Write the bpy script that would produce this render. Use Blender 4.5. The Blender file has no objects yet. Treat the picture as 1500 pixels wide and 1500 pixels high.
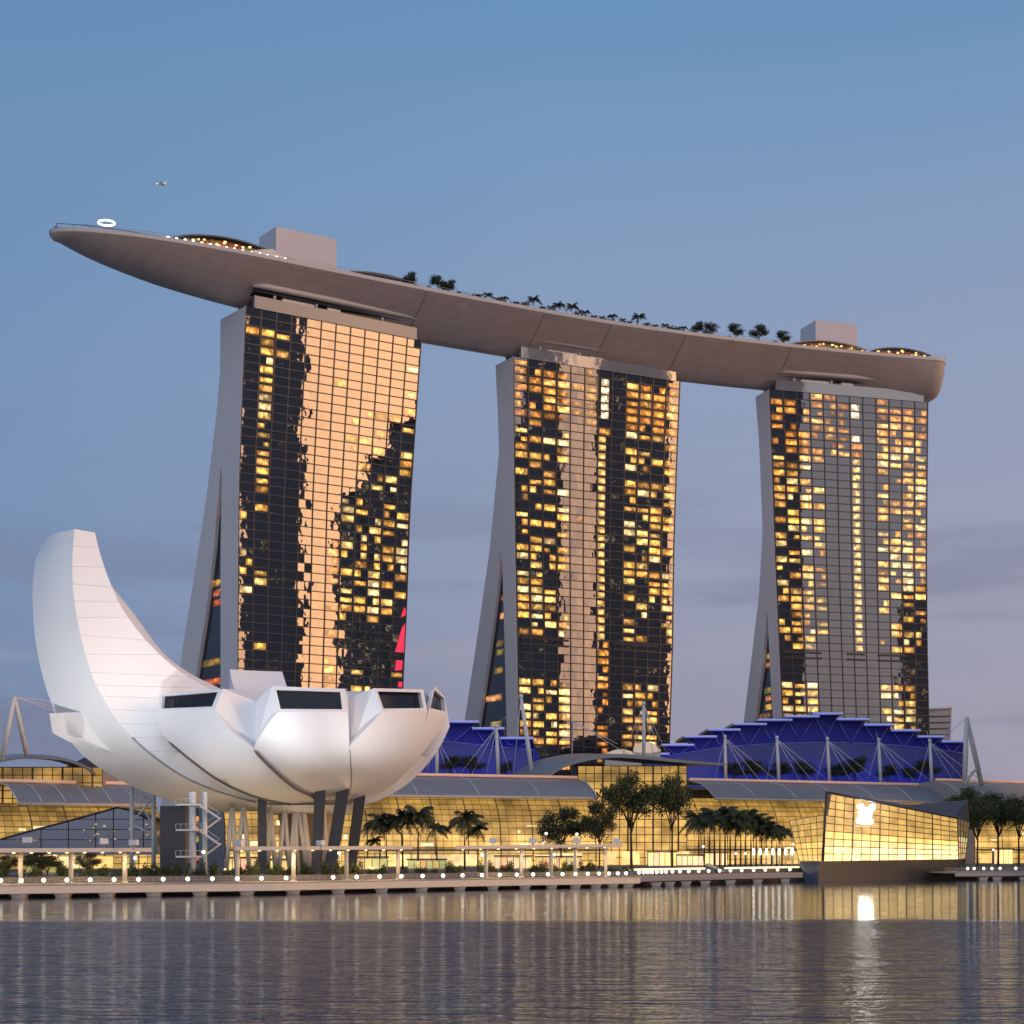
import bpy, math, random
from mathutils import Vector, Matrix
R = math.radians
rnd = random.Random(7)
SC = bpy.context.scene
COL = SC.collection
PI = math.pi

# ------------------------------------------------------------------ camera
F, H, HY = 2600.0, 8.5, 1244.0          # focal length in photo pixels, eye height over the water, horizon row
cam_d = bpy.data.cameras.new('camera'); cam = bpy.data.objects.new('camera', cam_d); COL.objects.link(cam)
cam.location = (0, 0, H); cam.rotation_euler = (R(90), 0, 0)
cam_d.sensor_width = 36; cam_d.lens = F/1500*36; cam_d.shift_y = (HY-750)/1500
cam_d.clip_start = 1; cam_d.clip_end = 30000
SC.camera = cam

# ------------------------------------------------------------------ sky, sun, exposure
SUN_AZ = R(-16)                          # from +X: the sunset is to the right, slightly behind the camera
SUN_EL = R(3)
W = bpy.data.worlds.new('World'); SC.world = W; W.use_nodes = True
def build_world():
    nt = W.node_tree; N = nt.nodes; L = nt.links
    N.clear()
    out = N.new('ShaderNodeOutputWorld')
    def math_(op, a, b=None, c=None, clamp=False):
        n = N.new('ShaderNodeMath'); n.operation = op; n.use_clamp = clamp
        for i, v in enumerate((a, b, c)):
            if v is None: continue
            if isinstance(v, (int, float)): n.inputs[i].default_value = v
            else: L.new(v, n.inputs[i])
        return n.outputs[0]
    def mapr(v, a, b, c, d, smooth=False):
        n = N.new('ShaderNodeMapRange'); n.clamp = True
        if smooth: n.interpolation_type = 'SMOOTHSTEP'
        L.new(v, n.inputs[0])
        for i, x in zip((1, 2, 3, 4), (a, b, c, d)): n.inputs[i].default_value = x
        return n.outputs[0]
    def mix(f, a, b, bt='MIX'):
        n = N.new('ShaderNodeMix'); n.data_type = 'RGBA'; n.blend_type = bt
        if isinstance(f, (int, float)): n.inputs[0].default_value = f
        else: L.new(f, n.inputs[0])
        for i, v in ((6, a), (7, b)):
            if isinstance(v, tuple): n.inputs[i].default_value = (*v, 1)
            else: L.new(v, n.inputs[i])
        return n.outputs[2]
    tc = N.new('ShaderNodeTexCoord'); nv = N.new('ShaderNodeVectorMath'); nv.operation = 'NORMALIZE'
    L.new(tc.outputs['Generated'], nv.inputs[0])
    sp = N.new('ShaderNodeSeparateXYZ'); L.new(nv.outputs[0], sp.inputs[0])
    x, y, z = sp.outputs
    ramp = N.new('ShaderNodeValToRGB'); cr = ramp.color_ramp
    L.new(mapr(z, 0, .5, 0, 1), ramp.inputs[0])
    stops = [(0, (.235, .235, .335)), (.14, (.235, .25, .37)), (.30, (.245, .30, .455)), (.50, (.235, .325, .505)),
             (.72, (.175, .308, .51)), (.88, (.13, .272, .485)), (1, (.11, .23, .43))]
    cr.elements[0].position = 0; cr.elements[0].color = (*stops[0][1], 1)
    cr.elements[1].position = 1; cr.elements[1].color = (*stops[-1][1], 1)
    for p, c in stops[1:-1]:
        e = cr.elements.new(p); e.color = (*c, 1)
    # warmer and paler towards the sunset side, bluer away from it
    side = mapr(x, -.28, .30, 0, 1)
    low = mapr(z, .42, .05, 0, 1)
    warm = math_('MULTIPLY', math_('MULTIPLY', side, low), .75)
    c = mix(warm, ramp.outputs[0], (.37, .345, .43))
    cool = math_('MULTIPLY', mapr(x, .02, -.28, 0, 1), .5)
    c = mix(cool, c, (.11, .225, .42))
    # cloud bars, drawn out along the horizon
    mp = N.new('ShaderNodeMapping'); mp.inputs['Scale'].default_value = (1.2, 1.2, 10)
    L.new(nv.outputs[0], mp.inputs[0])
    no = N.new('ShaderNodeTexNoise'); no.inputs['Scale'].default_value = 3.1; no.inputs['Detail'].default_value = 5
    no.inputs['Roughness'].default_value = .5
    L.new(mp.outputs[0], no.inputs['Vector'])
    cl = mapr(no.outputs[0], .47, .66, 0, 1, True)
    cl = math_('MULTIPLY', cl, mapr(z, .25, .10, 0, .62, True))
    c = mix(cl, c, (.165, .18, .285))
    cl2 = mapr(no.outputs[0], .44, .30, 0, 1, True)
    cl2 = math_('MULTIPLY', cl2, mapr(z, .22, .10, 0, .35, True))
    c = mix(cl2, c, (.36, .34, .42))
    # sunset glow, plus a pale sky fill added behind the camera
    hl = math_('SQRT', math_('ADD', math_('MULTIPLY', x, x), math_('MULTIPLY', y, y)))
    dt = math_('DIVIDE', math_('ADD', math_('MULTIPLY', x, math.cos(SUN_AZ)), math_('MULTIPLY', y, math.sin(SUN_AZ))), hl)
    g1 = math_('MULTIPLY', mapr(dt, math.cos(R(18.3)), math.cos(R(4)), 0, 1, True), mapr(z, .75, .30, 0, 1, True))
    g2 = math_('MULTIPLY', mapr(dt, math.cos(R(95)), 1, 0, 1, True), mapr(z, .85, .05, 0, 1, True))
    back = math_('MULTIPLY', mapr(y, .05, -.75, 0, 1, True), mapr(z, .9, .4, .5, 1, True))
    c = mix(math_('MULTIPLY', g2, .9), c, (.16, .11, .09), 'ADD')
    c = mix(back, c, (.43, .41, .41), 'ADD')
    c = mix(g1, c, (5.9, 2.95, 1.05), 'ADD')
    bg = N.new('ShaderNodeBackground'); L.new(c, bg.inputs[0]); bg.inputs[1].default_value = 1.0
    sky = N.new('ShaderNodeTexSky'); sky.sky_type = 'NISHITA'; sky.sun_disc = False
    sky.sun_elevation = SUN_EL; sky.sun_rotation = PI/2 - SUN_AZ
    bg2 = N.new('ShaderNodeBackground'); L.new(sky.outputs[0], bg2.inputs[0]); bg2.inputs[1].default_value = .012
    ad = N.new('ShaderNodeAddShader'); L.new(bg.outputs[0], ad.inputs[0]); L.new(bg2.outputs[0], ad.inputs[1])
    L.new(ad.outputs[0], out.inputs[0])
build_world()
sd = bpy.data.lights.new('sun', 'SUN'); sd.energy = .22; sd.angle = R(12); sd.color = (1, .62, .38)
sun = bpy.data.objects.new('sun', sd); COL.objects.link(sun)
sun.rotation_euler = Vector((-math.cos(SUN_AZ)*math.cos(SUN_EL), -math.sin(SUN_AZ)*math.cos(SUN_EL), -math.sin(SUN_EL))).to_track_quat('-Z', 'Y').to_euler()
SC.view_settings.view_transform = 'Standard'; SC.view_settings.look = 'None'
SC.view_settings.exposure = 0; SC.view_settings.gamma = 1
SC.render.engine = 'CYCLES'
SC.cycles.use_denoising = True
SC.cycles.max_bounces = 6; SC.cycles.diffuse_bounces = 3; SC.cycles.glossy_bounces = 4
SC.cycles.sample_clamp_indirect = 6

# ------------------------------------------------------------------ helpers
def V(*a): return Vector(a)
def P(px, py, Y): return V((px-750)/F*Y, Y, H+(HY-py)/F*Y)          # the point at depth Y seen at that photo pixel
def PX(px, Y, z): return V((px-750)/F*Y, Y, z)
def zat(py, Y): return H+(HY-py)/F*Y
def interp(tab, x):
    if x <= tab[0][0]: return tab[0][1]
    for (a, va), (b, vb) in zip(tab, tab[1:]):
        if x <= b: return va+(vb-va)*(x-a)/(b-a)
    return tab[-1][1]
def line_hit(px, p0, u):
    """2-D point of the line p0+t*u that stands in photo column px"""
    a = (px-750)/F
    t = (a*p0.y-p0.x)/(u.x-a*u.y)
    return t
def smooth_curve(pts, n):
    out = []
    m = len(pts)
    for i in range(m-1):
        p0, p1, p2, p3 = pts[max(i-1, 0)], pts[i], pts[i+1], pts[min(i+2, m-1)]
        for k in range(n):
            t = k/n
            out.append(0.5*((2*p1)+(p2-p0)*t+(2*p0-5*p1+4*p2-p3)*t*t+(3*p1-p0-3*p2+p3)*t**3))
    out.append(pts[-1].copy())
    return out

class MB:
    def __init__(s): s.v = []; s.f = []; s.m = []; s.c = []; s.sm = []
    def face(s, pts, mi=0, col=(1, 1, 1), smooth=False):
        b = len(s.v); s.v += [Vector(p) for p in pts]; s.f.append(tuple(range(b, b+len(pts)))); s.m.append(mi); s.c.append(col); s.sm.append(smooth)
    def idx(s, pts, faces, mi=0, col=(1, 1, 1), smooth=False):
        b = len(s.v); s.v += [Vector(p) for p in pts]
        for f in faces:
            s.f.append(tuple(b+i for i in f)); s.m.append(mi); s.c.append(col); s.sm.append(smooth)
    def hexa(s, a, mi=0, col=(1, 1, 1)):   # 4 bottom points, 4 top points
        s.idx(a, [(3, 2, 1, 0), (4, 5, 6, 7), (0, 1, 5, 4), (1, 2, 6, 5), (2, 3, 7, 6), (3, 0, 4, 7)], mi, col)
    def box(s, c, size, ax=(1, 0), mi=0, col=(1, 1, 1)):
        u = V(ax[0], ax[1], 0).normalized(); v = V(-u.y, u.x, 0); c = Vector(c)
        a, b, h = size[0]/2, size[1]/2, size[2]/2
        pts = [c+u*x+v*y+V(0, 0, z) for z in (-h, h) for x, y in ((-a, -b), (a, -b), (a, b), (-a, b))]
        s.hexa(pts, mi, col)
    def prism(s, poly, off, mi=0, col=(1, 1, 1)):
        n = len(poly); a = [Vector(p) for p in poly]; b = [p+Vector(off) for p in a]
        s.idx(a+b, [tuple(range(n))[::-1], tuple(range(n, 2*n))]+[(i, (i+1) % n, n+(i+1) % n, n+i) for i in range(n)], mi, col)
    def tube(s, path, rad, n=8, mi=0, smooth=True, col=(1, 1, 1), caps=True):
        path = [Vector(p) for p in path]; m = len(path)
        if not isinstance(rad, (list, tuple)): rad = [rad]*m
        pts = []
        up = V(0, 0, 1)
        for i, p in enumerate(path):
            t = (path[min(i+1, m-1)]-path[max(i-1, 0)]).normalized()
            a = t.cross(up)
            if a.length < 1e-3: a = t.cross(V(1, 0, 0))
            a.normalize(); b = t.cross(a)
            for k in range(n):
                q = 2*PI*k/n
                pts.append(p+(a*math.cos(q)+b*math.sin(q))*rad[i])
        fs = [(i*n+k, i*n+(k+1) % n, (i+1)*n+(k+1) % n, (i+1)*n+k) for i in range(m-1) for k in range(n)]
        if caps: fs += [tuple(range(n))[::-1], tuple(range((m-1)*n, m*n))]
        s.idx(pts, fs, mi, col, smooth)
    def sphere(s, c, r, n=10, mi=0, sq=1.0, col=(1, 1, 1)):
        c = Vector(c); pts = [c+V(0, 0, -r*sq)]; k = n//2
        for j in range(1, k):
            a = -PI/2+PI*j/k
            for i in range(n):
                q = 2*PI*i/n; pts.append(c+V(math.cos(a)*math.cos(q)*r, math.cos(a)*math.sin(q)*r, math.sin(a)*r*sq))
        pts.append(c+V(0, 0, r*sq)); last = len(pts)-1
        fs = [(0, 1+(i+1) % n, 1+i) for i in range(n)]
        for j in range(k-2):
            for i in range(n): fs.append((1+j*n+i, 1+j*n+(i+1) % n, 1+(j+1)*n+(i+1) % n, 1+(j+1)*n+i))
        fs += [(last, 1+(k-2)*n+i, 1+(k-2)*n+(i+1) % n) for i in range(n)]
        s.idx(pts, fs, mi, col, True)
    def grid(s, rows, mi=0, smooth=True, col=(1, 1, 1), close=False):
        n = len(rows[0]); pts = [p for r in rows for p in r]; m = len(rows)
        fs = [(i*n+k, i*n+(k+1) % n, (i+1)*n+(k+1) % n, (i+1)*n+k) for i in range(m-1) for k in range(n if close else n-1)]
        s.idx(pts, fs, mi, col, smooth)
    def build(s, name, mat, parent=None, merge=False, sharp=None):
        org = parent_org(parent)
        me = bpy.data.meshes.new(name)
        me.from_pydata([tuple(p-org) for p in s.v], [], s.f)
        mats = mat if isinstance(mat, (list, tuple)) else [mat]
        for m in mats: me.materials.append(m)
        me.polygons.foreach_set('material_index', s.m)
        me.polygons.foreach_set('use_smooth', s.sm)
        at = me.color_attributes.new('col', 'FLOAT_COLOR', 'CORNER')
        uv = me.uv_layers.new(name='UVMap')
        dat = []; uvd = []
        Q = [(0, 0), (1, 0), (1, 1), (0, 1)]
        for f, c in zip(s.f, s.c):
            for i in range(len(f)): dat += [c[0], c[1], c[2], 1]; uvd += Q[i % 4]
        at.data.foreach_set('color', dat); uv.data.foreach_set('uv', uvd)
        me.update()
        o = bpy.data.objects.new(name, me); COL.objects.link(o)
        if parent: o.parent = parent
        return o
ORG = {}
def parent_org(p):
    o = V(0, 0, 0)
    while p is not None:
        o += ORG.get(p.name, Vector(p.location)); p = p.parent
    return o
def tag(o, label=None, cat=None, group=None, kind=None):
    if label: o['label'] = label
    if cat: o['category'] = cat
    if group: o['group'] = group
    if kind: o['kind'] = kind
    return o
def thing(name, label, cat, loc=(0, 0, 0), group=None):
    o = bpy.data.objects.new(name, None); COL.objects.link(o); o.location = loc; o.empty_display_size = .5
    return tag(o, label, cat, group)
def copy_tree(o, parent=None):
    c = o.copy(); COL.objects.link(c); c.parent = parent
    for ch in list(o.children): copy_tree(ch, c)
    return c
def struct(o): o['kind'] = 'structure'; return o

# ------------------------------------------------------------------ materials
MATS = {}
def mat(name, base=(.5, .5, .5), rough=.6, metal=0, noise=0, nscale=.3, emit=None, estr=0, bump=0, bscale=2, spec=.5, backface=False):
    m = bpy.data.materials.new(name); m.use_nodes = True; nt = m.node_tree; N = nt.nodes; L = nt.links
    b = N['Principled BSDF']
    b.inputs['Base Color'].default_value = (*base, 1); b.inputs['Roughness'].default_value = rough; b.inputs['Metallic'].default_value = metal
    b.inputs['Specular IOR Level'].default_value = spec
    geo = N.new('ShaderNodeNewGeometry')
    if noise:
        t = N.new('ShaderNodeTexNoise'); t.inputs['Scale'].default_value = nscale; t.inputs['Detail'].default_value = 5
        L.new(geo.outputs['Position'], t.inputs['Vector'])
        mx = N.new('ShaderNodeMix'); mx.data_type = 'RGBA'
        mx.inputs[6].default_value = (*[c*(1-noise) for c in base], 1); mx.inputs[7].default_value = (*[min(1, c*(1+noise)) for c in base], 1)
        L.new(t.outputs[0], mx.inputs[0]); L.new(mx.outputs[2], b.inputs['Base Color'])
    if bump:
        t2 = N.new('ShaderNodeTexNoise'); t2.inputs['Scale'].default_value = bscale; t2.inputs['Detail'].default_value = 3
        L.new(geo.outputs['Position'], t2.inputs['Vector'])
        bp = N.new('ShaderNodeBump'); bp.inputs['Strength'].default_value = 1; bp.inputs['Distance'].default_value = bump
        L.new(t2.outputs[0], bp.inputs['Height']); L.new(bp.outputs[0], b.inputs['Normal'])
    if emit:
        b.inputs['Emission Color'].default_value = (*emit, 1); b.inputs['Emission Strength'].default_value = estr
    MATS[name] = m
    return m
def lit_mat(name, lo=.5, hi=1.6, nscale=.5, gloss=.12, strength=1.0, zstretch=1.0):
    """lit glazing: every pane's own lamp colour (attribute col) with uneven rooms behind, and a thin reflection"""
    m = bpy.data.materials.new(name); m.use_nodes = True; nt = m.node_tree; N = nt.nodes; L = nt.links
    N.clear(); out = N.new('ShaderNodeOutputMaterial')
    a = N.new('ShaderNodeAttribute'); a.attribute_name = 'col'
    geo = N.new('ShaderNodeNewGeometry')
    mp = N.new('ShaderNodeMapping'); mp.inputs['Scale'].default_value = (1, 1, zstretch); L.new(geo.outputs['Position'], mp.inputs[0])
    t = N.new('ShaderNodeTexNoise'); t.inputs['Scale'].default_value = nscale; t.inputs['Detail'].default_value = 3
    L.new(mp.outputs[0], t.inputs['Vector'])
    mr = N.new('ShaderNodeMapRange'); mr.inputs[1].default_value = .32; mr.inputs[2].default_value = .68; mr.inputs[3].default_value = lo*strength; mr.inputs[4].default_value = hi*strength
    L.new(t.outputs[0], mr.inputs[0])
    em = N.new('ShaderNodeEmission'); L.new(a.outputs['Color'], em.inputs[0]); L.new(mr.outputs[0], em.inputs[1])
    gl = N.new('ShaderNodeBsdfGlossy'); gl.inputs['Roughness'].default_value = .05; gl.inputs['Color'].default_value = (.5, .5, .5, 1)
    mx = N.new('ShaderNodeMixShader'); mx.inputs[0].default_value = gloss
    L.new(em.outputs[0], mx.inputs[1]); L.new(gl.outputs[0], mx.inputs[2]); L.new(mx.outputs[0], out.inputs[0])
    MATS[name] = m
    return m
def room_mat(name):
    """a lit hotel room seen through its pane: a lamp pool somewhere in it, curtains at the sides, darker ceiling"""
    m = bpy.data.materials.new(name); m.use_nodes = True; nt = m.node_tree; N = nt.nodes; L = nt.links
    N.clear(); out = N.new('ShaderNodeOutputMaterial')
    a = N.new('ShaderNodeAttribute'); a.attribute_name = 'col'
    uv = N.new('ShaderNodeUVMap'); uv.uv_map = 'UVMap'
    geo = N.new('ShaderNodeNewGeometry')
    sn = N.new('ShaderNodeVectorMath'); sn.operation = 'SNAP'; sn.inputs[1].default_value = (3.1, 3.1, 3.28); L.new(geo.outputs['Position'], sn.inputs[0])
    wn = N.new('ShaderNodeTexWhiteNoise'); L.new(sn.outputs[0], wn.inputs['Vector'])
    sc = N.new('ShaderNodeVectorMath'); sc.operation = 'MULTIPLY_ADD'; L.new(wn.outputs['Color'], sc.inputs[0]); sc.inputs[1].default_value = (.6, .5, 0); sc.inputs[2].default_value = (.2, .25, 0)
    df = N.new('ShaderNodeVectorMath'); df.operation = 'DISTANCE'; L.new(uv.outputs[0], df.inputs[0]); L.new(sc.outputs[0], df.inputs[1])
    mr = N.new('ShaderNodeMapRange'); mr.interpolation_type = 'SMOOTHSTEP'; L.new(df.outputs['Value'], mr.inputs[0])
    for i, v in zip((1, 2, 3, 4), (.05, .6, 2.3, .6)): mr.inputs[i].default_value = v
    t = N.new('ShaderNodeTexNoise'); t.inputs['Scale'].default_value = .9; t.inputs['Detail'].default_value = 2; L.new(geo.outputs['Position'], t.inputs['Vector'])
    m2 = N.new('ShaderNodeMapRange'); L.new(t.outputs[0], m2.inputs[0])
    for i, v in zip((1, 2, 3, 4), (.35, .65, .55, 1.35)): m2.inputs[i].default_value = v
    mu = N.new('ShaderNodeMath'); mu.operation = 'MULTIPLY'; L.new(mr.outputs[0], mu.inputs[0]); L.new(m2.outputs[0], mu.inputs[1])
    em = N.new('ShaderNodeEmission'); L.new(a.outputs['Color'], em.inputs[0]); L.new(mu.outputs[0], em.inputs[1])
    gl = N.new('ShaderNodeBsdfGlossy'); gl.inputs['Roughness'].default_value = .02; gl.inputs['Color'].default_value = (.7, .7, .7, 1)
    mx = N.new('ShaderNodeMixShader'); mx.inputs[0].default_value = .12
    L.new(em.outputs[0], mx.inputs[1]); L.new(gl.outputs[0], mx.inputs[2]); L.new(mx.outputs[0], out.inputs[0])
    MATS[name] = m
    return m
def mirror_glass(name, tint, diff, gloss, rough=.02, bump=.004, bscale=.35):
    m = bpy.data.materials.new(name); m.use_nodes = True; nt = m.node_tree; N = nt.nodes; L = nt.links
    N.clear(); out = N.new('ShaderNodeOutputMaterial')
    d = N.new('ShaderNodeBsdfDiffuse'); d.inputs[0].default_value = (*diff, 1)
    g = N.new('ShaderNodeBsdfGlossy'); g.inputs[0].default_value = (*tint, 1); g.inputs['Roughness'].default_value = rough
    geo = N.new('ShaderNodeNewGeometry'); t = N.new('ShaderNodeTexNoise'); t.inputs['Scale'].default_value = bscale; t.inputs['Detail'].default_value = 2
    L.new(geo.outputs['Position'], t.inputs['Vector'])
    bp = N.new('ShaderNodeBump'); bp.inputs['Distance'].default_value = bump; bp.inputs['Strength'].default_value = 1
    L.new(t.outputs[0], bp.inputs['Height']); L.new(bp.outputs[0], g.inputs['Normal'])
    mx = N.new('ShaderNodeMixShader'); mx.inputs[0].default_value = gloss
    L.new(d.outputs[0], mx.inputs[1]); L.new(g.outputs[0], mx.inputs[2]); L.new(mx.outputs[0], out.inputs[0])
    MATS[name] = m
    return m
def water_mat():
    m = bpy.data.materials.new('bay_water'); m.use_nodes = True; nt = m.node_tree; N = nt.nodes; L = nt.links
    N.clear(); out = N.new('ShaderNodeOutputMaterial')
    geo = N.new('ShaderNodeNewGeometry')
    sp = N.new('ShaderNodeSeparateXYZ'); L.new(geo.outputs['Position'], sp.inputs[0])
    def mapr(v, a, b, c, d):
        n = N.new('ShaderNodeMapRange'); n.interpolation_type = 'SMOOTHSTEP'; L.new(v, n.inputs[0])
        for i, x in zip((1, 2, 3, 4), (a, b, c, d)): n.inputs[i].default_value = x
        return n.outputs[0]
    def mul(a, b, op='MULTIPLY'):
        n = N.new('ShaderNodeMath'); n.operation = op
        for i, x in enumerate((a, b)):
            if isinstance(x, (int, float)): n.inputs[i].default_value = x
            else: L.new(x, n.inputs[i])
        return n.outputs[0]
    def noise(scale, sx, det, dist=0):
        mp = N.new('ShaderNodeMapping'); mp.inputs['Scale'].default_value = (sx, 1, 1); L.new(geo.outputs['Position'], mp.inputs[0])
        t = N.new('ShaderNodeTexNoise'); t.inputs['Scale'].default_value = scale; t.inputs['Detail'].default_value = det; t.inputs['Distortion'].default_value = dist
        L.new(mp.outputs[0], t.inputs['Vector']); return t.outputs[0]
    # the wind leaves a calmer strip under the quay
    far = mul(mul(noise(.03, 1, 2), 14), sp.outputs[1], 'ADD')
    wind = mapr(far, 208, 224, 1, 0)
    h = mul(mul(noise(.85, .30, 4, .35), .62), mul(noise(.20, .32, 2), .9), 'ADD')
    bp = N.new('ShaderNodeBump'); bp.inputs['Strength'].default_value = 1
    L.new(h, bp.inputs['Height']); L.new(mapr(far, 208, 224, WAVE_NEAR, WAVE_FAR), bp.inputs['Distance'])
    fr = N.new('ShaderNodeFresnel'); fr.inputs['IOR'].default_value = 1.33; L.new(bp.outputs[0], fr.inputs['Normal'])
    g = N.new('ShaderNodeBsdfGlossy'); L.new(bp.outputs[0], g.inputs['Normal']); g.inputs['Color'].default_value = (.88, .93, 1, 1)
    L.new(mapr(wind, 0, 1, .05, .06), g.inputs['Roughness'])
    d = N.new('ShaderNodeBsdfDiffuse'); d.inputs[0].default_value = (.035, .042, .065, 1)
    mx = N.new('ShaderNodeMixShader'); L.new(mul(fr.outputs[0], mapr(wind, 0, 1, .92, .68)), mx.inputs[0])
    L.new(d.outputs[0], mx.inputs[1]); L.new(g.outputs[0], mx.inputs[2]); L.new(mx.outputs[0], out.inputs[0])
    return m
WAVE_NEAR, WAVE_FAR = .88, .07

M_conc = mat('warm_grey_cladding', (.74, .65, .61), .55, noise=.06, nscale=.05)
M_hull = mat('hull_panels', (.56, .47, .43), .45, noise=.20, nscale=.22, metal=.25)
M_rim = mat('pale_rim', (.52, .48, .45), .5)
M_band = mat('crown_panel', (.20, .215, .24), .3, metal=.3)
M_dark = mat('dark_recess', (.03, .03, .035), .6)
M_mull = mat('dark_mullion', (.035, .035, .04), .4)
M_white = mat('white_shell', (.86, .86, .86), .42, noise=.02, nscale=.08)
M_white2 = mat('white_steel', (.72, .71, .68), .4)
M_greyroof = mat('grey_metal_roof', (.27, .26, .27), .42, noise=.05, nscale=.06, metal=.2)
M_darkroof = mat('dark_roof', (.06, .06, .075), .4)
M_black = mat('black_glass', (.012, .012, .015), .12)
M_col = mat('charcoal_column', (.05, .045, .05), .5)
M_leaf = mat('leaf', (.055, .07, .02), .7, noise=.5, nscale=.8)
M_leaf2 = mat('dark_leaf', (.05, .055, .02), .7, noise=.5, nscale=.8)
M_bark = mat('bark', (.06, .045, .032), .8, noise=.3, nscale=3)
M_deck = mat('timber_deck', (.30, .26, .21), .7, noise=.15, nscale=.6)
M_fascia = mat('pale_fascia', (.62, .56, .46), .6, noise=.06, nscale=.5)
M_ground = mat('ground_paving', (.14, .13, .12), .8, noise=.2, nscale=.2)
M_globe = mat('lamp_globe', (.9, .85, .7), .4, emit=(1, .88, .64), estr=2.6)
M_wlight = mat('white_lamp', (.9, .9, .9), .4, emit=(1, .96, .86), estr=5.0)
M_amber = mat('amber_lamp', (.9, .6, .3), .4, emit=(1, .55, .16), estr=2.2)
M_glow = mat('warm_shop_light', (.9, .8, .6), .5, emit=(1, .74, .34), estr=1.9)
M_ledblue = mat('blue_led_edge', (.5, .5, .8), .4, emit=(.20, .28, .80), estr=.42)
M_blue = mat('blue_hall_wall', (.008, .010, .28), .5, noise=.08, nscale=.1)
M_blueglass = mat('blue_hall_glass', (.06, .065, .20), .3, noise=.2, nscale=.15)
M_blueline = mat('pale_blue_truss', (.25, .28, .6), .4)
M_red = mat('red_reflection', (.5, .02, .06), .4, emit=(.8, .02, .08), estr=.95)  # own glow stands in for red neon mirrored in the tower glass
M_box = mat('lift_core_panel', (.56, .53, .55), .55, noise=.04, nscale=.1)
M_steel = mat('galvanised_steel', (.35, .35, .36), .4, metal=.5)
M_pavbase = mat('pavilion_base_steel', (.03, .028, .03), .45, metal=0, noise=.1, nscale=.2)
M_pavbase2 = mat('pavilion_base_facet', (.20, .23, .28), .25, metal=.5)
M_lit = room_mat('lit_room')
M_gold = lit_mat('gold_glazing', .50, 1.50, .11, .05, 1.0, 1.7)
M_goldp = lit_mat('pavilion_glazing', .75, 1.3, .3, .04, 1.0)
M_tglass = mirror_glass('tower_glass', (.86, .82, .80), (.02, .021, .025), .19, .016, .030, .20)
M_crown = mirror_glass('crown_glass', (.9, .86, .78), (.20, .205, .22), .22, .06, .05, .22)
M_aglass = mirror_glass('atrium_glass', (.4, .42, .45), (.02, .02, .024), .25)
M_tri = mirror_glass('dark_pavilion_glass', (.5, .52, .6), (.05, .05, .06), .35, .1)
M_office = mat('office_facade', (.34, .34, .38), .5)
M_far = mat('far_tower_cladding', (.34, .31, .30), .6)

# ------------------------------------------------------------------ the setting: water, land, promenade
WATER_ROW = [(-400, 1322), (0, 1316), (400, 1310.6), (700, 1303.5), (935, 1299), (1000, 1296.5), (1170, 1291.6), (1500, 1289), (2000, 1288)]
def WY(px): return F*H/(interp(WATER_ROW, px)-HY)
mb = MB(); mb.face([(-14000, -3000, 0), (14000, -3000, 0), (14000, 20000, 0), (-14000, 20000, 0)])
tag(mb.build('water', water_mat()), kind='structure')
mb = MB()
shore = [PX(px, WY(px)+16, 0) for px in (-400, 0, 200, 400, 600, 800, 935, 1000, 1170, 1350, 1500, 1700)]
poly = [V(-9000, shore[0].y-60, 0)]+shore+[V(9000, shore[-1].y-200, 0), V(9000, 16000, 0), V(-9000, 16000, 0)]
mb.prism(poly, (0, 0, 3.4))
tag(mb.build('ground', M_ground), kind='structure')

def strip(name, pxs, back, z0, z1, m, off=0, label=None):
    mb = MB(); a = [PX(p, WY(p)+off, 0) for p in pxs]; b = [q+V(-back*.45, back*.9, 0) for q in a]
    rows = [[p+V(0, 0, z0) for p in a], [p+V(0, 0, z1) for p in a], [p+V(0, 0, z1) for p in b], [p+V(0, 0, z0) for p in b]]
    n = len(a)
    for i in range(n-1):
        mb.hexa([a[i]+V(0, 0, z0), a[i+1]+V(0, 0, z0), b[i+1]+V(0, 0, z0), b[i]+V(0, 0, z0), a[i]+V(0, 0, z1), a[i+1]+V(0, 0, z1), b[i+1]+V(0, 0, z1), b[i]+V(0, 0, z1)])
    return mb.build(name, m)
pA = [-220, -100, 0, 100, 200, 300, 400, 500, 600, 700, 800, 870, 938]
pB = [930, 975, 1000, 1040, 1080, 1120, 1176]
pC = [1400, 1440, 1480, 1540, 1600]
tag(strip('promenade', pA, 20, 1.75, 2.25, M_deck, .6), kind='structure')
tag(strip('promenade', pB, 26, 1.9, 2.4, M_deck, 1.2), kind='structure')
tag(strip('promenade', pC, 26, 1.9, 2.4, M_deck, 1.2), kind='structure')
o = strip('quay_fascia', pA, .5, .75, 2.05, M_fascia, 0); tag(o, 'long pale beam along the outer edge of the museum promenade', 'quay edge')
o = strip('quay_fascia', pB, .5, 1.1, 2.1, M_greyroof, .6); tag(o, 'darker quay beam between the museum promenade and the glass pavilion', 'quay edge')
o = strip('quay_fascia', pC, .5, 1.1, 2.1, M_greyroof, .6); tag(o, 'dark quay beam to the right of the glass pavilion', 'quay edge')
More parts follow.
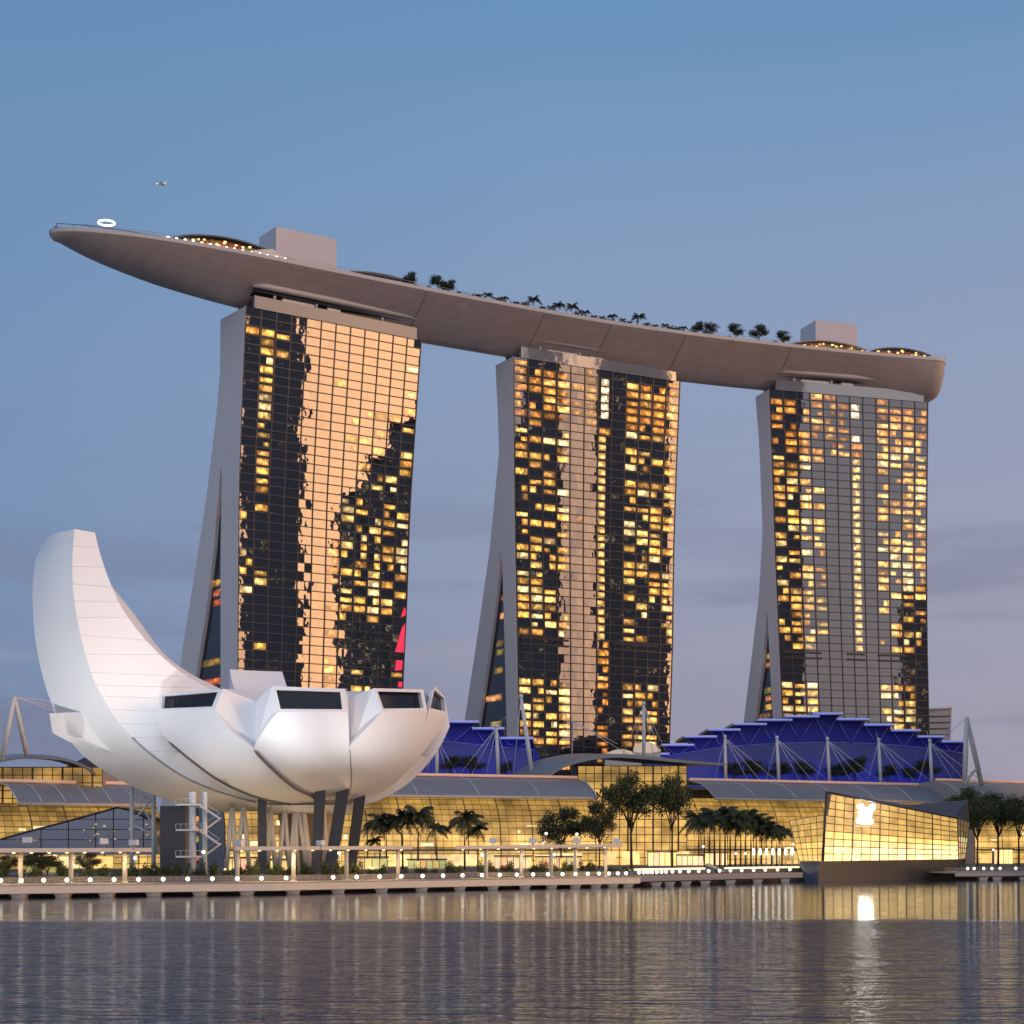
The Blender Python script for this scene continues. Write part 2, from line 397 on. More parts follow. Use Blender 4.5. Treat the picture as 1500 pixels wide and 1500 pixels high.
# stub brackets under the deck
br = None
for px in [25, 89, 154, 223, 291, 360, 428, 494, 558, 617, 673, 722, 769, 808, 843, 873, 898, 920, 961, 981, 1005, 1033, 1070, 1110, 1150, 1441, 1461, 1500]:
    p = PX(px, WY(px)+.3, 0)
    if br is None:
        mb = MB(); mb.hexa([V(-.9, 0, 0), V(.9, 0, 0), V(.9, 3, 0), V(-.9, 3, 0), V(-1.4, -.4, .9), V(1.4, -.4, .9), V(1.4, 3, .9), V(-1.4, 3, .9)])
        mb.box((0, 1.5, -.5), (1.4, 2.4, 1.2))
        br = mb.build('pier_stub', M_fascia); tag(br, 'short pale concrete stub carrying the promenade edge above the water', 'pier stub', 'stubs under the promenade'); b2 = br
    else:
        b2 = br.copy(); COL.objects.link(b2)
    b2.location = p+V(0, .3, -.05)

# globe lamps on the edge
lamp = thing('promenade_lamp', 'small glowing round lamp on a short post at the promenade edge', 'lamp', group='round lamps along the promenade edge')
mb = MB(); mb.tube([(0, 0, 0), (0, 0, .45)], .09, 8); mb.tube([(0, 0, 0), (0, 0, .06)], .2, 8); mb.build('post', M_steel, lamp)
mb = MB(); mb.sphere((0, 0, .82), .40, 12); mb.build('globe', M_globe, lamp)
LX = [1, 31, 64, 98, 132, 167, 203, 239, 275, 311, 347.5, 383, 419, 488, 522.5, 556, 588, 619, 649, 677.5, 706, 732, 757, 781, 802.5, 824, 843, 861, 877.5, 892, 905, 917,
      936, 943, 949, 955, 962, 969, 975.5, 985, 996, 1009, 1023.5, 1038, 1054, 1070, 1086.5, 1104, 1121, 1139, 1157, 1417.5, 1427, 1441, 1453, 1465, 1488]
first = True
for px in LX:
    l = lamp if first else copy_tree(lamp); first = False
    k = 1.0 if px < 930 else 1.0
    z = 2.25 if px < 930 else 2.4
    l.location = PX(px, WY(px)+(1.0 if px < 930 else 1.8), z); l.scale = (k, k, k)

# ------------------------------------------------------------------ hotel towers
ZB, ZT = 3.4, 200.0
def mirror_ray(Q, n2):
    d = V(Q.x, Q.y, 0).normalized(); n = V(n2.x, n2.y, 0)
    r = d-2*d.dot(n)*n
    return r.normalized()
WARM = [(1.0, .50, .10), (.95, .44, .09), (1.0, .58, .17), (.85, .36, .07), (1.0, .66, .28), (.60, .27, .07)]
AMB = [(.55, .20, .035), (.75, .28, .05), (.9, .42, .10), (.42, .15, .03)]
TOW = {}
def tower(key, label, TL, TR, left_edge, right_edge, slab_edge, inner_edge, outer_edge, lit, NC=12, NF=60):
    p0 = V(TL[0], TL[1], 0); p1 = V(TR[0], TR[1], 0)
    u = (p1-p0).normalized(); v = V(-u.y, u.x, 0); n = -v
    TOW[key] = (p0, u, v, (p1-p0).length)
    root = thing('hotel_tower', label, 'hotel tower', (p0.x, p0.y, ZB))
    def edge_tab(e, onplane=True):
        out = []
        for px, py in e:
            Y = (p0+u*line_hit(px, p0, u)).y if onplane else (p0+v*9).y
            out.append((zat(py, Y), px))
        return sorted(out)
    tl, tr = edge_tab(left_edge), edge_tab(right_edge)
    ts, ti, to = (edge_tab(e, False) for e in (slab_edge, inner_edge, outer_edge))
    def Lp(z): return p0+u*line_hit(interp(tl, z), p0, u)+V(0, 0, z)
    def Rp(z): return p0+u*line_hit(interp(tr, z), p0, u)+V(0, 0, z)
    def dep(z, tab):
        q = Lp(z); a = (interp(tab, z)-750)/F
        return (a*q.y-q.x)/(v.x-a*v.y)
    zs = [ZB+(ZT-ZB)*i/40 for i in range(41)]
    apex = max(z for z, _ in ti)
    # concrete: front slab (behind the glass) and the leaning rear slab
    fr, rr = MB(), MB()
    def ring(z, a, b, lft):
        q = Lp(z) if lft else Rp(z)
        return q+v*a, q+v*b
    rowsF, rowsR = [], []
    for z in zs:
        d1 = dep(z, ts) if z < apex else dep(z, to)*.62
        d3 = dep(z, to)
        d2 = max(dep(z, ti), d1+.05) if z < apex else d1
        a, b = ring(z, .25, d1, True); c, e = ring(z, .25, d1, False)
        rowsF.append([a, b, e, c])
        a, b = ring(z, d2, d3, True); c, e = ring(z, d2, d3, False)
        rowsR.append([a, b, e, c])
    for mbx, rows in ((fr, rowsF), (rr, rowsR)):
        mbx.grid(rows, smooth=False, close=True); mbx.face(rows[-1]); mbx.face(rows[0][::-1])
    fr.build('front_slab', M_conc, root); rr.build('rear_slab', M_conc, root)
    # thin white corner strip where the wall meets the glass
    e = MB(); e.tube([Lp(z)+v*.1-u*.1 for z in zs], .28, 6, smooth=False); e.build('corner_trim', M_conc, root)
    # atrium glazing between the slabs
    at = MB(); al = MB(); zz = [ZB+i*3.55 for i in range(int((apex-ZB)/3.55)+1)]
    for z0, z1 in zip(zz, zz[1:]):
        q = []
        for z in (z0, z1):
            L = Lp(z)+u*1.4; q.append((L+v*(dep(z, ts)-.3), L+v*(max(dep(z, ti), dep(z, ts))+.5)))
        at.face([q[0][1], q[0][0], q[1][0], q[1][1]])
        if rnd.random() < .38:
            dz = V(0, 0, .55); k = -u*.12; a = rnd.uniform(0, .3); b = rnd.uniform(.6, 1)
            s0, s1 = q[0][0].lerp(q[0][1], a), q[0][0].lerp(q[0][1], b); t0, t1 = q[1][0].lerp(q[1][1], a), q[1][0].lerp(q[1][1], b)
            al.face([s1+k+dz, s0+k+dz, t0+k-dz, t1+k-dz], col=tuple(x*rnd.uniform(.3, .9) for x in rnd.choice(AMB)))
    at.build('atrium_glazing', M_aglass, root)
    if al.f: tag(al.build('lit_atrium_glazing', M_lit, root), kind='stuff')
    # facade: mirror panes, each hung very slightly off true, and the mullions in front
    gl, mu = MB(), MB(); panes = []
    fz = [ZB+(ZT-ZB)*k/NF for k in range(NF+1)]
    def G(z, s):
        return Lp(z).lerp(Rp(z), s)
    for r in range(NF):
        z0, z1 = fz[NF-1-r], fz[NF-r]
        for c in range(NC):
            for h in range(2):
                s0, s1 = (c+h/2)/NC, (c+h/2+.5)/NC
                tx, tz, kk = rnd.gauss(0, .0030), rnd.gauss(0, .0032), .0
                wdt = (G(z0, s1)-G(z0, s0)).length; q = [G(z0, s0), G(z0, s1), G(z1, s1), G(z1, s0)]
                of = [-tx*wdt/2-tz*(z1-z0)/2, tx*wdt/2-tz*(z1-z0)/2, tx*wdt/2+tz*(z1-z0)/2, -tx*wdt/2+tz*(z1-z0)/2]
                gl.face([p+n*o for p, o in zip(q, of)])
            k = lit(c, r)
            if k:
                colr, a0, a1, b0, b1 = k
                s0, s1 = (c+a0)/NC, (c+a1)/NC; y0, y1 = z0+(z1-z0)*b0, z0+(z1-z0)*b1
                q = [G(y0, s0)+n*.09, G(y0, s1)+n*.09, G(y1, s1)+n*.09, G(y1, s0)+n*.09]
                panes.append((q, colr))
    for k in range(1, NF):
        a, b = G(fz[k], 0)+n*.05, G(fz[k], 1)+n*.05; t = V(0, 0, .16)
        mu.hexa([a-t, b-t, b-t+n*.12, a-t+n*.12, a+t, b+t, b+t+n*.12, a+t+n*.12])
    for c in range(0, NC+1):
        w = u*(.2 if c % 1 == 0 else .1)
        rows = []
        for z in fz[::3]+[ZT]:
            p = G(z, c/NC)+n*.06; rows.append([p-w, p-w+n*.16, p+w+n*.16, p+w])
        mu.grid(rows, smooth=False)
    gl.build('mirror_glass', M_tglass, root); mu.build('mullion_grid', M_mull, root)
    rnd.shuffle(panes)
    # the hundred largest lit windows are parts, the rest one part
    panes.sort(key=lambda k: -((k[0][1]-k[0][0]).length*(k[0][3]-k[0][0]).length)/(k[0][0].y**2))
    rest = MB()
    for i, (q, cc) in enumerate(panes):
        if i < 100:
            m = MB(); m.face(q, col=cc); m.build('lit_window', M_lit, root)
        else: rest.face(q, col=cc)
    if rest.f: tag(rest.build('lit_windows', M_lit, root), kind='stuff')
    # crown band, recess and struts under the deck
    Lt = (p1-p0).length
    cb = MB(); a0, a1 = p0+u*3.2, p0+u*(Lt-2.2)
    cb.prism([a0-v*.45+V(0, 0, ZT-.2), a1-v*.45+V(0, 0, ZT-.2), a1+v*1.5+V(0, 0, ZT-.2), a0+v*1.5+V(0, 0, ZT-.2)], (0, 0, 4.4))
    cb.build('crown_band', M_band if key == 'one' else M_crown, root)
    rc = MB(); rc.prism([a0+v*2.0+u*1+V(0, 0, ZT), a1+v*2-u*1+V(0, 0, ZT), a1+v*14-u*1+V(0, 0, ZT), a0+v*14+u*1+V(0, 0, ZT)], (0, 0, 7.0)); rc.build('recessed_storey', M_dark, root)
    for s in (.12, .37, .78):
        m = MB(); b = a0.lerp(a1, s); m.tube([b+V(0, 0, ZT+4.0), b+V(0, 0, ZT+7.6)], .55, 8); m.build('strut', M_white2, root)
    m = MB()
    for s0, s1 in ((.17, .36), (.44, .52)):
        b0, b1 = a0.lerp(a1, s0), a0.lerp(a1, s1)
        m.prism([b0+v*.2+V(0, 0, ZT+4.3), b1+v*.2+V(0, 0, ZT+4.3), b1+v*1.2+V(0, 0, ZT+4.3), b0+v*1.2+V(0, 0, ZT+4.3)], (0, 0, 1.3))
    m.build('roof_plant_box', M_white2, root)
    return root, Lp, Rp, G, fz, n, u, v, Lt

def choose(p, amber=False, bright=1.0):
    if rnd.random() > p*1.1: return None
    c = rnd.choice(AMB if amber else WARM); f = bright*rnd.choice((.5, .85, 1.1, 1.25, 1.4))
    a0, a1 = rnd.choice(((.09, .91),)*5+((.09, .52), (.48, .91)))
    return (tuple(x*f for x in c), a0, a1, .14, rnd.choice((.86, .86, .86, .84, .64)))
def lit1(c, r):
    if c == 0: return choose(.45 if 20 <= r <= 33 else (.25 if r < 8 else .04), r < 9)
    if c == 1: return choose(.9 if 2 <= r <= 17 else (.5 if r < 32 else .06))
    if c == 2: return choose(.65 if 1 <= r <= 4 else .06)
    if c in (3, 4, 5): return None
    if c == 6: return choose(.6, True, .9) if r > 22 else choose(.06)
    if r < 5: return choose(.04)
    if r < 12: return choose(.16)
    if r < 20: return choose(.45)
    if r < 33: return choose(.66 if not (c == 7 and r < 24) else .3)
    if r < 37: return None
    return choose(.2)
def lit2(c, r):
    if r == 0: return choose(.2, True)
    if r <= 6:
        if c in (4, 5): return choose(.7, True, .5)
        if c == 6: return ((1.3, .95, .55), .2, .75, .1, .9) if r < 6 else None
        if c == 7: return None
        return choose(.85, True, 1.15)
    if r == 7: return choose(.2)
    if 33 <= r <= 37: return choose(.8, True) if c == 6 else None
    if c in (4, 5, 7): return choose(.03, True)
    if c == 6:
        return ((1.0, .55, .17), .08, .60, .14, .84) if r < 33 else choose(.5, True)
    if c in (0, 1, 2): return choose(.62 if r < 33 else .75 if r < 46 else .12)
    if c == 3: return choose(.62 if r < 33 else .7 if r < 46 else .1, False, 1.15)
    if r < 33: return choose(.55 if c != 11 else .68)
    if r < 46: return choose(.92) if c < 11 else None
    return choose(.08)
def lit3(c, r):
    if r == 0: return choose(.25, True)
    if r <= 5:
        if c in (4, 5): return choose(.8, True, .6)
        if c == 6: return ((1.35, 1.0, .6), .1, .7, .1, .9) if rnd.random() < .7 else None
        if c == 7: return None
        return choose(.82, True, 1.25)
    if r <= 7 and c < 7: return choose(.8, True, .95)
    if 33 <= r <= 36: return None
    if c in (4, 5, 7): return None
    if c == 6: return ((1.0, .58, .20), .15, .7, .14, .84) if r < 33 else None
    if c in (0, 1, 2, 3): return choose(.66) if r < 33 else (choose(.92) if r < 42 and c < 3 else choose(.1))
    if c in (8, 9): return choose(.68) if r < 33 else choose(.72 if r < 46 else .1)
    if r < 26: return choose(.93, False, 1.1)
    return choose(.66) if r < 33 else (choose(.85) if c == 10 and r < 50 else None)

def corner(px, py, z=ZT):
    Y = (z-H)*F/(HY-py); return ((px-750)/F*Y, Y)
t1 = tower('one', 'glass hotel tower behind the white lotus museum, broad copper sky reflection down its facade', corner(360, 448), corner(617, 498.5),
    [(360, 448), (354, 600), (350, 720), (348, 985), (347, 1230)], [(617, 498), (607, 640), (600, 750), (595, 900), (590, 1000), (585, 1230)],
    [(325, 690), (323, 800), (323, 985), (323, 1230)], [(322, 692), (313, 800), (300, 902), (285, 996), (252, 1230)],
    [(323, 461), (322, 540), (317, 597), (302, 720), (288, 810), (267, 940), (261, 985), (228, 1230)], lit1)
t2 = tower('two', 'middle hotel tower with a narrow copper streak between columns of lit rooms', corner(752, 522), corner(996, 559),
    [(752, 522), (753, 650), (755, 800), (760, 1062), (763, 1230)], [(996, 559), (991, 680), (987, 800), (985, 950), (981, 1073), (977, 1230)],
    [(735, 805), (738, 900), (742, 1062), (746, 1230)], [(734, 808), (726, 880), (716, 953), (700, 1062), (676, 1230)],
    [(726, 537), (729, 600), (731, 659), (717, 800), (697, 937), (680, 1050), (652, 1230)], lit2)
t3 = tower('three', 'hotel tower farthest from the museum, mostly grey glass with a dotted column of lit rooms', corner(1126, 570), corner(1359, 589),
    [(1126.5, 570), (1130, 651), (1135, 800), (1146, 1052), (1153, 1230)], [(1359, 589), (1357, 820), (1358, 949), (1361, 1077), (1365, 1230)],
    [(1124, 895), (1127, 960), (1132, 1052), (1140, 1230)], [(1123, 898), (1117, 970), (1106, 1052), (1084, 1230)],
    [(1107, 583), (1112, 647), (1117, 775), (1112, 864), (1099, 971), (1088.5, 1056), (1060, 1230)], lit3)
# louvre slots on the plant floor, and patches painting a red neon reflection on the first tower
for t, ss in ((t3, ((.02, .28), (.45, .57), (.66, .86))), (t2, ((.02, .32), (.6, .9)))):
    root, Lp, Rp, G, fz, n = t[:6]
    for s0, s1 in ss:
        m = MB()
        for zc in (90.9, 88.6):
            q = [G(zc-.4, s0)+n*.2, G(zc-.4, s1)+n*.2, G(zc+.4, s1)+n*.2, G(zc+.4, s0)+n*.2]; m.prism(q, n*.15)
        m.build('louvre_slot', M_dark, root)
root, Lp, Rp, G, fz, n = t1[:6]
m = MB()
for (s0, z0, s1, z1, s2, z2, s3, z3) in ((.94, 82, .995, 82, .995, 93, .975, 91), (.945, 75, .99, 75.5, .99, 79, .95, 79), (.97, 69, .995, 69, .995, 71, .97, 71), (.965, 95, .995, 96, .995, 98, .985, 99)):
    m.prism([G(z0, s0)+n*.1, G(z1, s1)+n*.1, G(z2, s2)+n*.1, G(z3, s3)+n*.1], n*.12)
m.build('red_reflection', M_red, root)

# ------------------------------------------------------------------ the ship-shaped roof deck
ZR = 216.0
cl2 = [V(-154.6, 594, 0), V(-112, 624.5, 0), V(-68.5, 654, 0), V(-18, 686, 0), V(30.6, 714, 0), V(86, 738.5, 0), V(140, 757.5, 0), V(183.5, 769.5, 0)]
cl = smooth_curve(cl2, 16)
arc = [0]
for a, b in zip(cl, cl[1:]): arc.append(arc[-1]+(b-a).length)
TOTAL = arc[-1]
def deck_at(s):
    for i in range(len(arc)-1):
        if s <= arc[i+1] or i == len(arc)-2:
            t = (s-arc[i])/(arc[i+1]-arc[i]); p = cl[i].lerp(cl[i+1], t); d = (cl[min(i+2, len(cl)-1)]-cl[max(i-1, 0)]).normalized()
            return p, d, V(-d.y, d.x, 0)
def hw(s):
    a = min(1, s/82); e = TOTAL-s
    w = 19*(1-(1-a)**2.1)**.56
    if e < 10: w *= (1-(1-max(e, 0)/10)**2.6)**.5 if e > 0 else .0
    return max(w, .02)
def hh(s):
    a = min(1, s/95); e = TOTAL-s
    h = 15.0*(1-(1-a)**1.7)**.62
    if e < 8: h *= .66+.34*(1-(1-max(e, 0)/8)**2)**.5
    return max(h, 3.5*min(1, .4+s/2.5))
def hull_pt(s, t, lift=0):
    p, d, v = deck_at(s); w = hw(s); h = hh(s)
    e = interp([(0, 1.0), (40, .9), (95, .64), (TOTAL-45, .64), (TOTAL-14, 1.15), (TOTAL, 1.9)], s); z = ZR-1.6-(h-1.6)*(1-(t*t+.004)**e)
    return p+v*(w*t)+V(0, 0, z-lift)
sp = thing('roof_deck', 'long boat-shaped roof terrace laid across the three hotel towers', 'sky terrace', (-68.5, 654, ZR-16))
ss = [0, .4, 1, 2, 3.5, 5.5, 8]+[11+i*3.2 for i in range(int((TOTAL-22)/3.2))]+[TOTAL-10, TOTAL-7.5, TOTAL-5, TOTAL-3, TOTAL-1.6, TOTAL-.7, TOTAL-.2, TOTAL]
ts_ = [math.sin(PI/2*k/10) for k in range(-10, 11)]
mb = MB(); mb.grid([[hull_pt(s, t) for t in ts_] for s in ss]); mb.build('hull', M_hull, sp)
mb = MB(); rows = []
for s in ss:
    p, d, v = deck_at(s); w = hw(s)
    rows.append([p-v*w+V(0, 0, ZR-1.6), p-v*(w+.35)+V(0, 0, ZR-1.3), p-v*(w+.35)+V(0, 0, ZR), p-v*max(w-.6, .01)+V(0, 0, ZR), p-v*max(w-.6, .01)+V(0, 0, ZR-.6),
                 p+v*max(w-.6, .01)+V(0, 0, ZR-.6), p+v*max(w-.6, .01)+V(0, 0, ZR), p+v*(w+.35)+V(0, 0, ZR), p+v*(w+.35)+V(0, 0, ZR-1.3), p+v*w+V(0, 0, ZR-1.6)])
mb.grid(rows, smooth=False); mb.build('deck_rim', M_rim, sp)
# glass balustrade posts along the near edge
mb = MB(); pth = []
for s in ss[6:-4]:
    p, d, v = deck_at(s); pth.append(p-v*(hw(s)-.3)+V(0, 0, ZR+1.1)); mb.tube([p-v*(hw(s)-.3)+V(0, 0, ZR), pth[-1]], .06, 5)
mb.tube(pth, .07, 5); mb.build('railing', M_steel, sp)
# joints round the hull
def s_of_px(px, side=-1):
    best = min(range(0, int(TOTAL*2)), key=lambda k: abs(750+F*((deck_at(k/2)[0]+deck_at(k/2)[2]*side*hw(k/2)).x)/((deck_at(k/2)[0]+deck_at(k/2)[2]*side*hw(k/2)).y)-px))
    return best/2
for px in (625, 798, 895, 1005, 1160):
    s = s_of_px(px); m = MB(); m.tube([hull_pt(s, t, .02) for t in ts_], .09, 5); m.build('hull_joint', M_dark, sp)
# faint panel seams running along the hull
mb = MB()
for t in (-.93, -.80, -.65, -.48, -.3, -.1, .1, .3):
    mb.tube([hull_pt(s, t, -.02) for s in ss[6:-8:2]], .055, 4)
mb.build('hull_seams', mat('hull_seam', (.26, .215, .20), .5), sp)
# pale lip over each tower
for key in TOW:
    p0, u, v, Lt = TOW[key]
    m = MB(); pts = []
    for k in range(15):
        a = 2.0+(Lt-3.5)*k/14; q = p0+u*a-v*2.0
        pts.append(q+V(0, 0, 207.5-(.6 if k in (0, 14) else 0)))
    m.tube(pts, [.5]+[1.15]*13+[.5], 10); m.build('hull_lip', M_rim, sp)
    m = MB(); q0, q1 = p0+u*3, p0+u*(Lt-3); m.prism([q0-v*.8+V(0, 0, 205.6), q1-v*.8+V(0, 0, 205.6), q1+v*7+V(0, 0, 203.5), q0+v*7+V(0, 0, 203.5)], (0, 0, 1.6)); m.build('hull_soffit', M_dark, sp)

# --- things standing on the terrace
def deck_pos(px, t=-.2, z=ZR-.6):
    """the deck point at cross position t (-1 near rim .. 1 far rim) in photo column px"""
    best, bd = 0, 1e9
    for k in range(2, int(TOTAL*2)-2):
        s = k/2; p, d, v = deck_at(s); q = p+v*hw(s)*t; e = abs(750+F*q.x/q.y-px)
        if e < bd: best, bd = s, e
    p, d, v = deck_at(best); q = p+v*hw(best)*t
    return q+V(0, 0, z), d, v, best
def core_box(label, px0, pxm, px1, yt, yb):
    q, d, v, s = deck_pos((pxm+px1)/2, -.15)
    w = (px1-pxm)/F*q.y/abs(d.x); zt, zb = zat(yt, q.y), zat(yb, q.y)
    r = thing('lift_core', label, 'rooftop box', q)
    m = MB(); m.box((q.x+v.x*7, q.y+v.y*7, (zt+zb)/2), (w, 14, zt-zb), (d.x, d.y)); m.build('cladding', M_box, r)
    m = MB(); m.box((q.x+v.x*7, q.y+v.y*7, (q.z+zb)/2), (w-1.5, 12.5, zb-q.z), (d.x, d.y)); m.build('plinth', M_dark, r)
    m = MB()
    for k in range(8):
        c = q+d*(w*(k/7-.5)*.92)-v*.1; m.box((c.x+v.x*.6, c.y+v.y*.6, zb-.9), (.9, .3, .8), (d.x, d.y))
    m.build('soffit_lights', M_amber, r)
    m = MB(); m.box((q.x+d.x*1+v.x*5, q.y+d.y*1+v.y*5, zt+.6), (2.4, 2, 1.2), (d.x, d.y)); m.tube([q+d*3+v*5+V(0, 0, zt-q.z), q+d*3+v*5+V(0, 0, zt-q.z+2)], .12, 5); m.build('roof_plant', M_dark, r)
    return r
core_box('square pale lift box on the roof terrace above the first tower', 385, 408, 490, 341, 384)
core_box('square pale lift box on the roof terrace above the last tower', 1178, 1193, 1258, 472, 503)
def canopy_house(label, px0, px1, ytop, t=-.35, hgt=5, lights=10, dark=True, curve=2.0, depth=9):
    a, d, v, s0 = deck_pos(px0, t); b, _, _, s1 = deck_pos(px1, t)
    r = thing('roof_restaurant', label, 'rooftop restaurant', (a+b)/2)
    n = 14; m = MB(); lo = MB(); li = MB(); po = MB(); rows = []
    for k in range(n+1):
        s = s0+(s1-s0)*k/n; p, dd, vv = deck_at(s); q = p+vv*hw(s)*t+V(0, 0, ZR-.6); e = math.sin(PI*k/n)
        top = hgt*(.45+.55*e**.7)
        rows.append([q-vv*1.6+V(0, 0, top-.5), q-vv*1.6+V(0, 0, top), q+vv*depth*.5+V(0, 0, top+curve*e), q+vv*depth+V(0, 0, top), q+vv*depth+V(0, 0, top-.5)])
        lo.face([q+vv*2, q+vv*2+dd*(s1-s0)/n, q+vv*2+dd*(s1-s0)/n+V(0, 0, top-.4), q+vv*2+V(0, 0, top-.4)], col=tuple(x*rnd.uniform(.2, .8) for x in rnd.choice(AMB)))
        po.tube([q-vv*.8, q-vv*.8+V(0, 0, top-.4)], .14, 5)
        if k < lights:
            li = MB(); li.box(tuple(q+vv*(-.2)+dd*rnd.uniform(-2, 2)+V(0, 0, max(1.2, top-rnd.uniform(.9, 2.4)))), (.9, .5, .5)); li.build('lamp', M_amber, r)
    m.grid(rows, smooth=False); m.build('roof', M_darkroof if dark else M_greyroof, r)
    lo.build('glazed_front', M_lit, r); po.build('post_row', M_dark, r)
    return r
canopy_house('low dark curved restaurant roof with amber lights near the prow of the terrace', 252, 415, 350, -.62, 6.2, 15, True, 2.0, 9)
canopy_house('low dark shade roof behind the square lift box on the terrace', 496, 622, 400, -.55, 5.0, 3, True, .6, 8)
canopy_house('amber lit restaurant along the blunt end of the terrace', 1160, 1268, 510, -.80, 4.4, 15, False, .6, 6)
canopy_house('amber lit bar under a dark flat roof at the very end of the terrace', 1274, 1362, 515, -.80, 4.2, 15, True, .4, 6)
# sloping pale wing wall beside the prow restaurant
q0, d, v, s = deck_pos(372, -.75); q1, _, _, _ = deck_pos(432, -.75)
m = MB(); m.prism([q0, q1, q1+V(0, 0, 1.0), q0.lerp(q1, .45)+V(0, 0, 5.0), q0+V(0, 0, 3.2)], v*1.0)
tag(m.build('wing_wall', M_rim), 'sloping pale wall on the terrace next to the square lift box', 'wall')
# long pale parapet block between the lift box and the first trees
q0, d, v, s = deck_pos(432, -.8); q1, _, _, _ = deck_pos(624, -.8)
m = MB(); m.prism([q0, q1, q1+V(0, 0, 1.5), q0+V(0, 0, 2.6)], v*1.0)
tag(m.build('parapet_wall', M_rim), 'long pale parapet on the terrace edge between lift box and trees', 'wall')
# row of small white lamps along the prow edge
dl = None
for k in range(15):
    px = 246+k*12.2; q, d, v, s = deck_pos(px, -.86)
    if dl is None:
        dl = thing('terrace_lamp', 'small white lamp in the row along the prow edge of the terrace', 'lamp', group='white lamps along the terrace prow')
        m = MB(); m.tube([(0, 0, 0), (0, 0, 1.0)], .08, 6); m.build('post', M_steel, dl)
        m = MB(); m.sphere((0, 0, 1.35), .55, 8); m.build('globe', M_wlight, dl); l = dl
    else: l = copy_tree(dl)
    l.location = q
q, d, v, s = deck_pos(203, -.2)
r = thing('searchlight', 'bright white searchlight box on the terrace prow', 'searchlight', q)
m = MB(); m.tube([q, q+V(0, 0, 1.6)], .25, 6); m.build('stand', M_steel, r)
m = MB(); m.box(tuple(q+V(0, 0, 2.2)), (2.2, 1.4, 1.5), (d.x, d.y)); m.build('lamp_head', M_wlight, r)
# halo ring lamp on a thin mast near the prow
q, d, v, s = deck_pos(157, 0)
r = thing('ring_light', 'white glowing ring held above the terrace prow on a thin mast', 'ring light', q)
zr = zat(326.5, q.y)
m = MB(); m.tube([q, q+V(0, 0, zr-q.z)], .05, 5); m.build('mast', M_steel, r)
m = MB(); m.tube([q+V(2.7*math.cos(a*PI/12), 2.7*math.sin(a*PI/12), zr-q.z) for a in range(25)], .27, 8, caps=False); m.build('ring', M_wlight, r)
m = MB()
for a in range(3): m.tube([q+V(0, 0, zr-q.z), q+V(2.7*math.cos(a*2.1), 2.7*math.sin(a*2.1), zr-q.z)], .05, 4)
m.build('spokes', M_steel, r)
# rail stanchions at the very tip
q, d, v, s = deck_pos(108, 0)
r = thing('prow_railing', 'dark railing and planters at the tip of the terrace', 'railing', q)
m = MB()
for k in range(9):
    s = 1.5+k*5.0; p, dd, vv = deck_at(s); m.tube([p-vv*hw(s)*.7+V(0, 0, ZR), p-vv*hw(s)*.7+V(0, 0, ZR+1.7)], .12, 5)
m.tube([deck_at(1.5+k*5)[0]-deck_at(1.5+k*5)[2]*hw(1.5+k*5)*.7+V(0, 0, ZR+1.6) for k in range(9)], .12, 5)
m.build('rail', M_col, r)
m = MB()
for k in (0, 3, 4, 6): s = 3+k*5.0; p, dd, vv = deck_at(s); m.box(tuple(p+V(0, 0, ZR+.4)), (3, 1.2, 1.6), (dd.x, dd.y))
m.build('planter', M_darkroof, r)

# ------------------------------------------------------------------ plants
def leaf(m, c, s, rr, flat=.35):
    a = V(rr.gauss(0, 1), rr.gauss(0, 1), rr.gauss(0, 1)*flat+.0).normalized(); b = V(rr.gauss(0, 1), rr.gauss(0, 1), rr.gauss(0, 1)).normalized()
    b = (b-a*b.dot(a)).normalized(); w = s*.45
    m.face([c-a*s*.5, c+b*w*.5, c+a*s*.5, c-b*w*.5])
def make_tree(name, h, cr, seed, dense=1.0, crown0=.42, flat=.7, leafm=None, leaves=2600, size=.75):
    rr = random.Random(seed)
    r = thing(name, '', 'tree')
    tr = MB(); cr_ = MB()
    tr.tube([(0, 0, -.3), (.1, 0, h*.2), (.0, .15, h*.42)], [h*.022, h*.018, h*.013], 8)
    tips = []
    nb = 8
    for k in range(nb):
        q = 2*PI*k/nb+rr.uniform(-.3, .3); e = rr.uniform(.55, 1); z1 = h*rr.uniform(.62, .95)
        rad = cr*e*math.sin(min(1, (1.08-z1/h)/.5)*PI/2)*.85
        z0 = h*rr.uniform(.30, .45)
        p = [V(0, .1, z0), V(math.cos(q)*rad*.45, math.sin(q)*rad*.45, z0+(z1-z0)*.55), V(math.cos(q)*rad, math.sin(q)*rad, z1)]
        tr.tube(p, [h*.010, h*.007, h*.003], 6)
        tips += [p[2], p[1].lerp(p[2], .55)]
        for j in range(3):
            t = p[1].lerp(p[2], rr.random()); w = V(rr.gauss(0, 1), rr.gauss(0, 1), rr.uniform(-.1, .8)).normalized()*cr*.35
            tr.tube([t, t+w], [h*.004, h*.002], 5); tips.append(t+w)
    cl = [(t, cr*rr.uniform(.22, .40)) for t in tips]+[(V(rr.gauss(0, .25)*cr, rr.gauss(0, .25)*cr, h*rr.uniform(.75, .95)), cr*.3) for _ in range(5)]
    for _ in range(leaves):
        c, rad = rr.choice(cl)
        d = V(rr.gauss(0, 1), rr.gauss(0, 1), rr.gauss(0, 1)).normalized()*rad*rr.random()**.45
        leaf(cr_, c+V(d.x, d.y, d.z*flat), size*rr.uniform(.6, 1.3), rr, .6)
    tr.build('trunk', M_bark, r); cr_.build('crown', leafm or M_leaf, r)
    return r
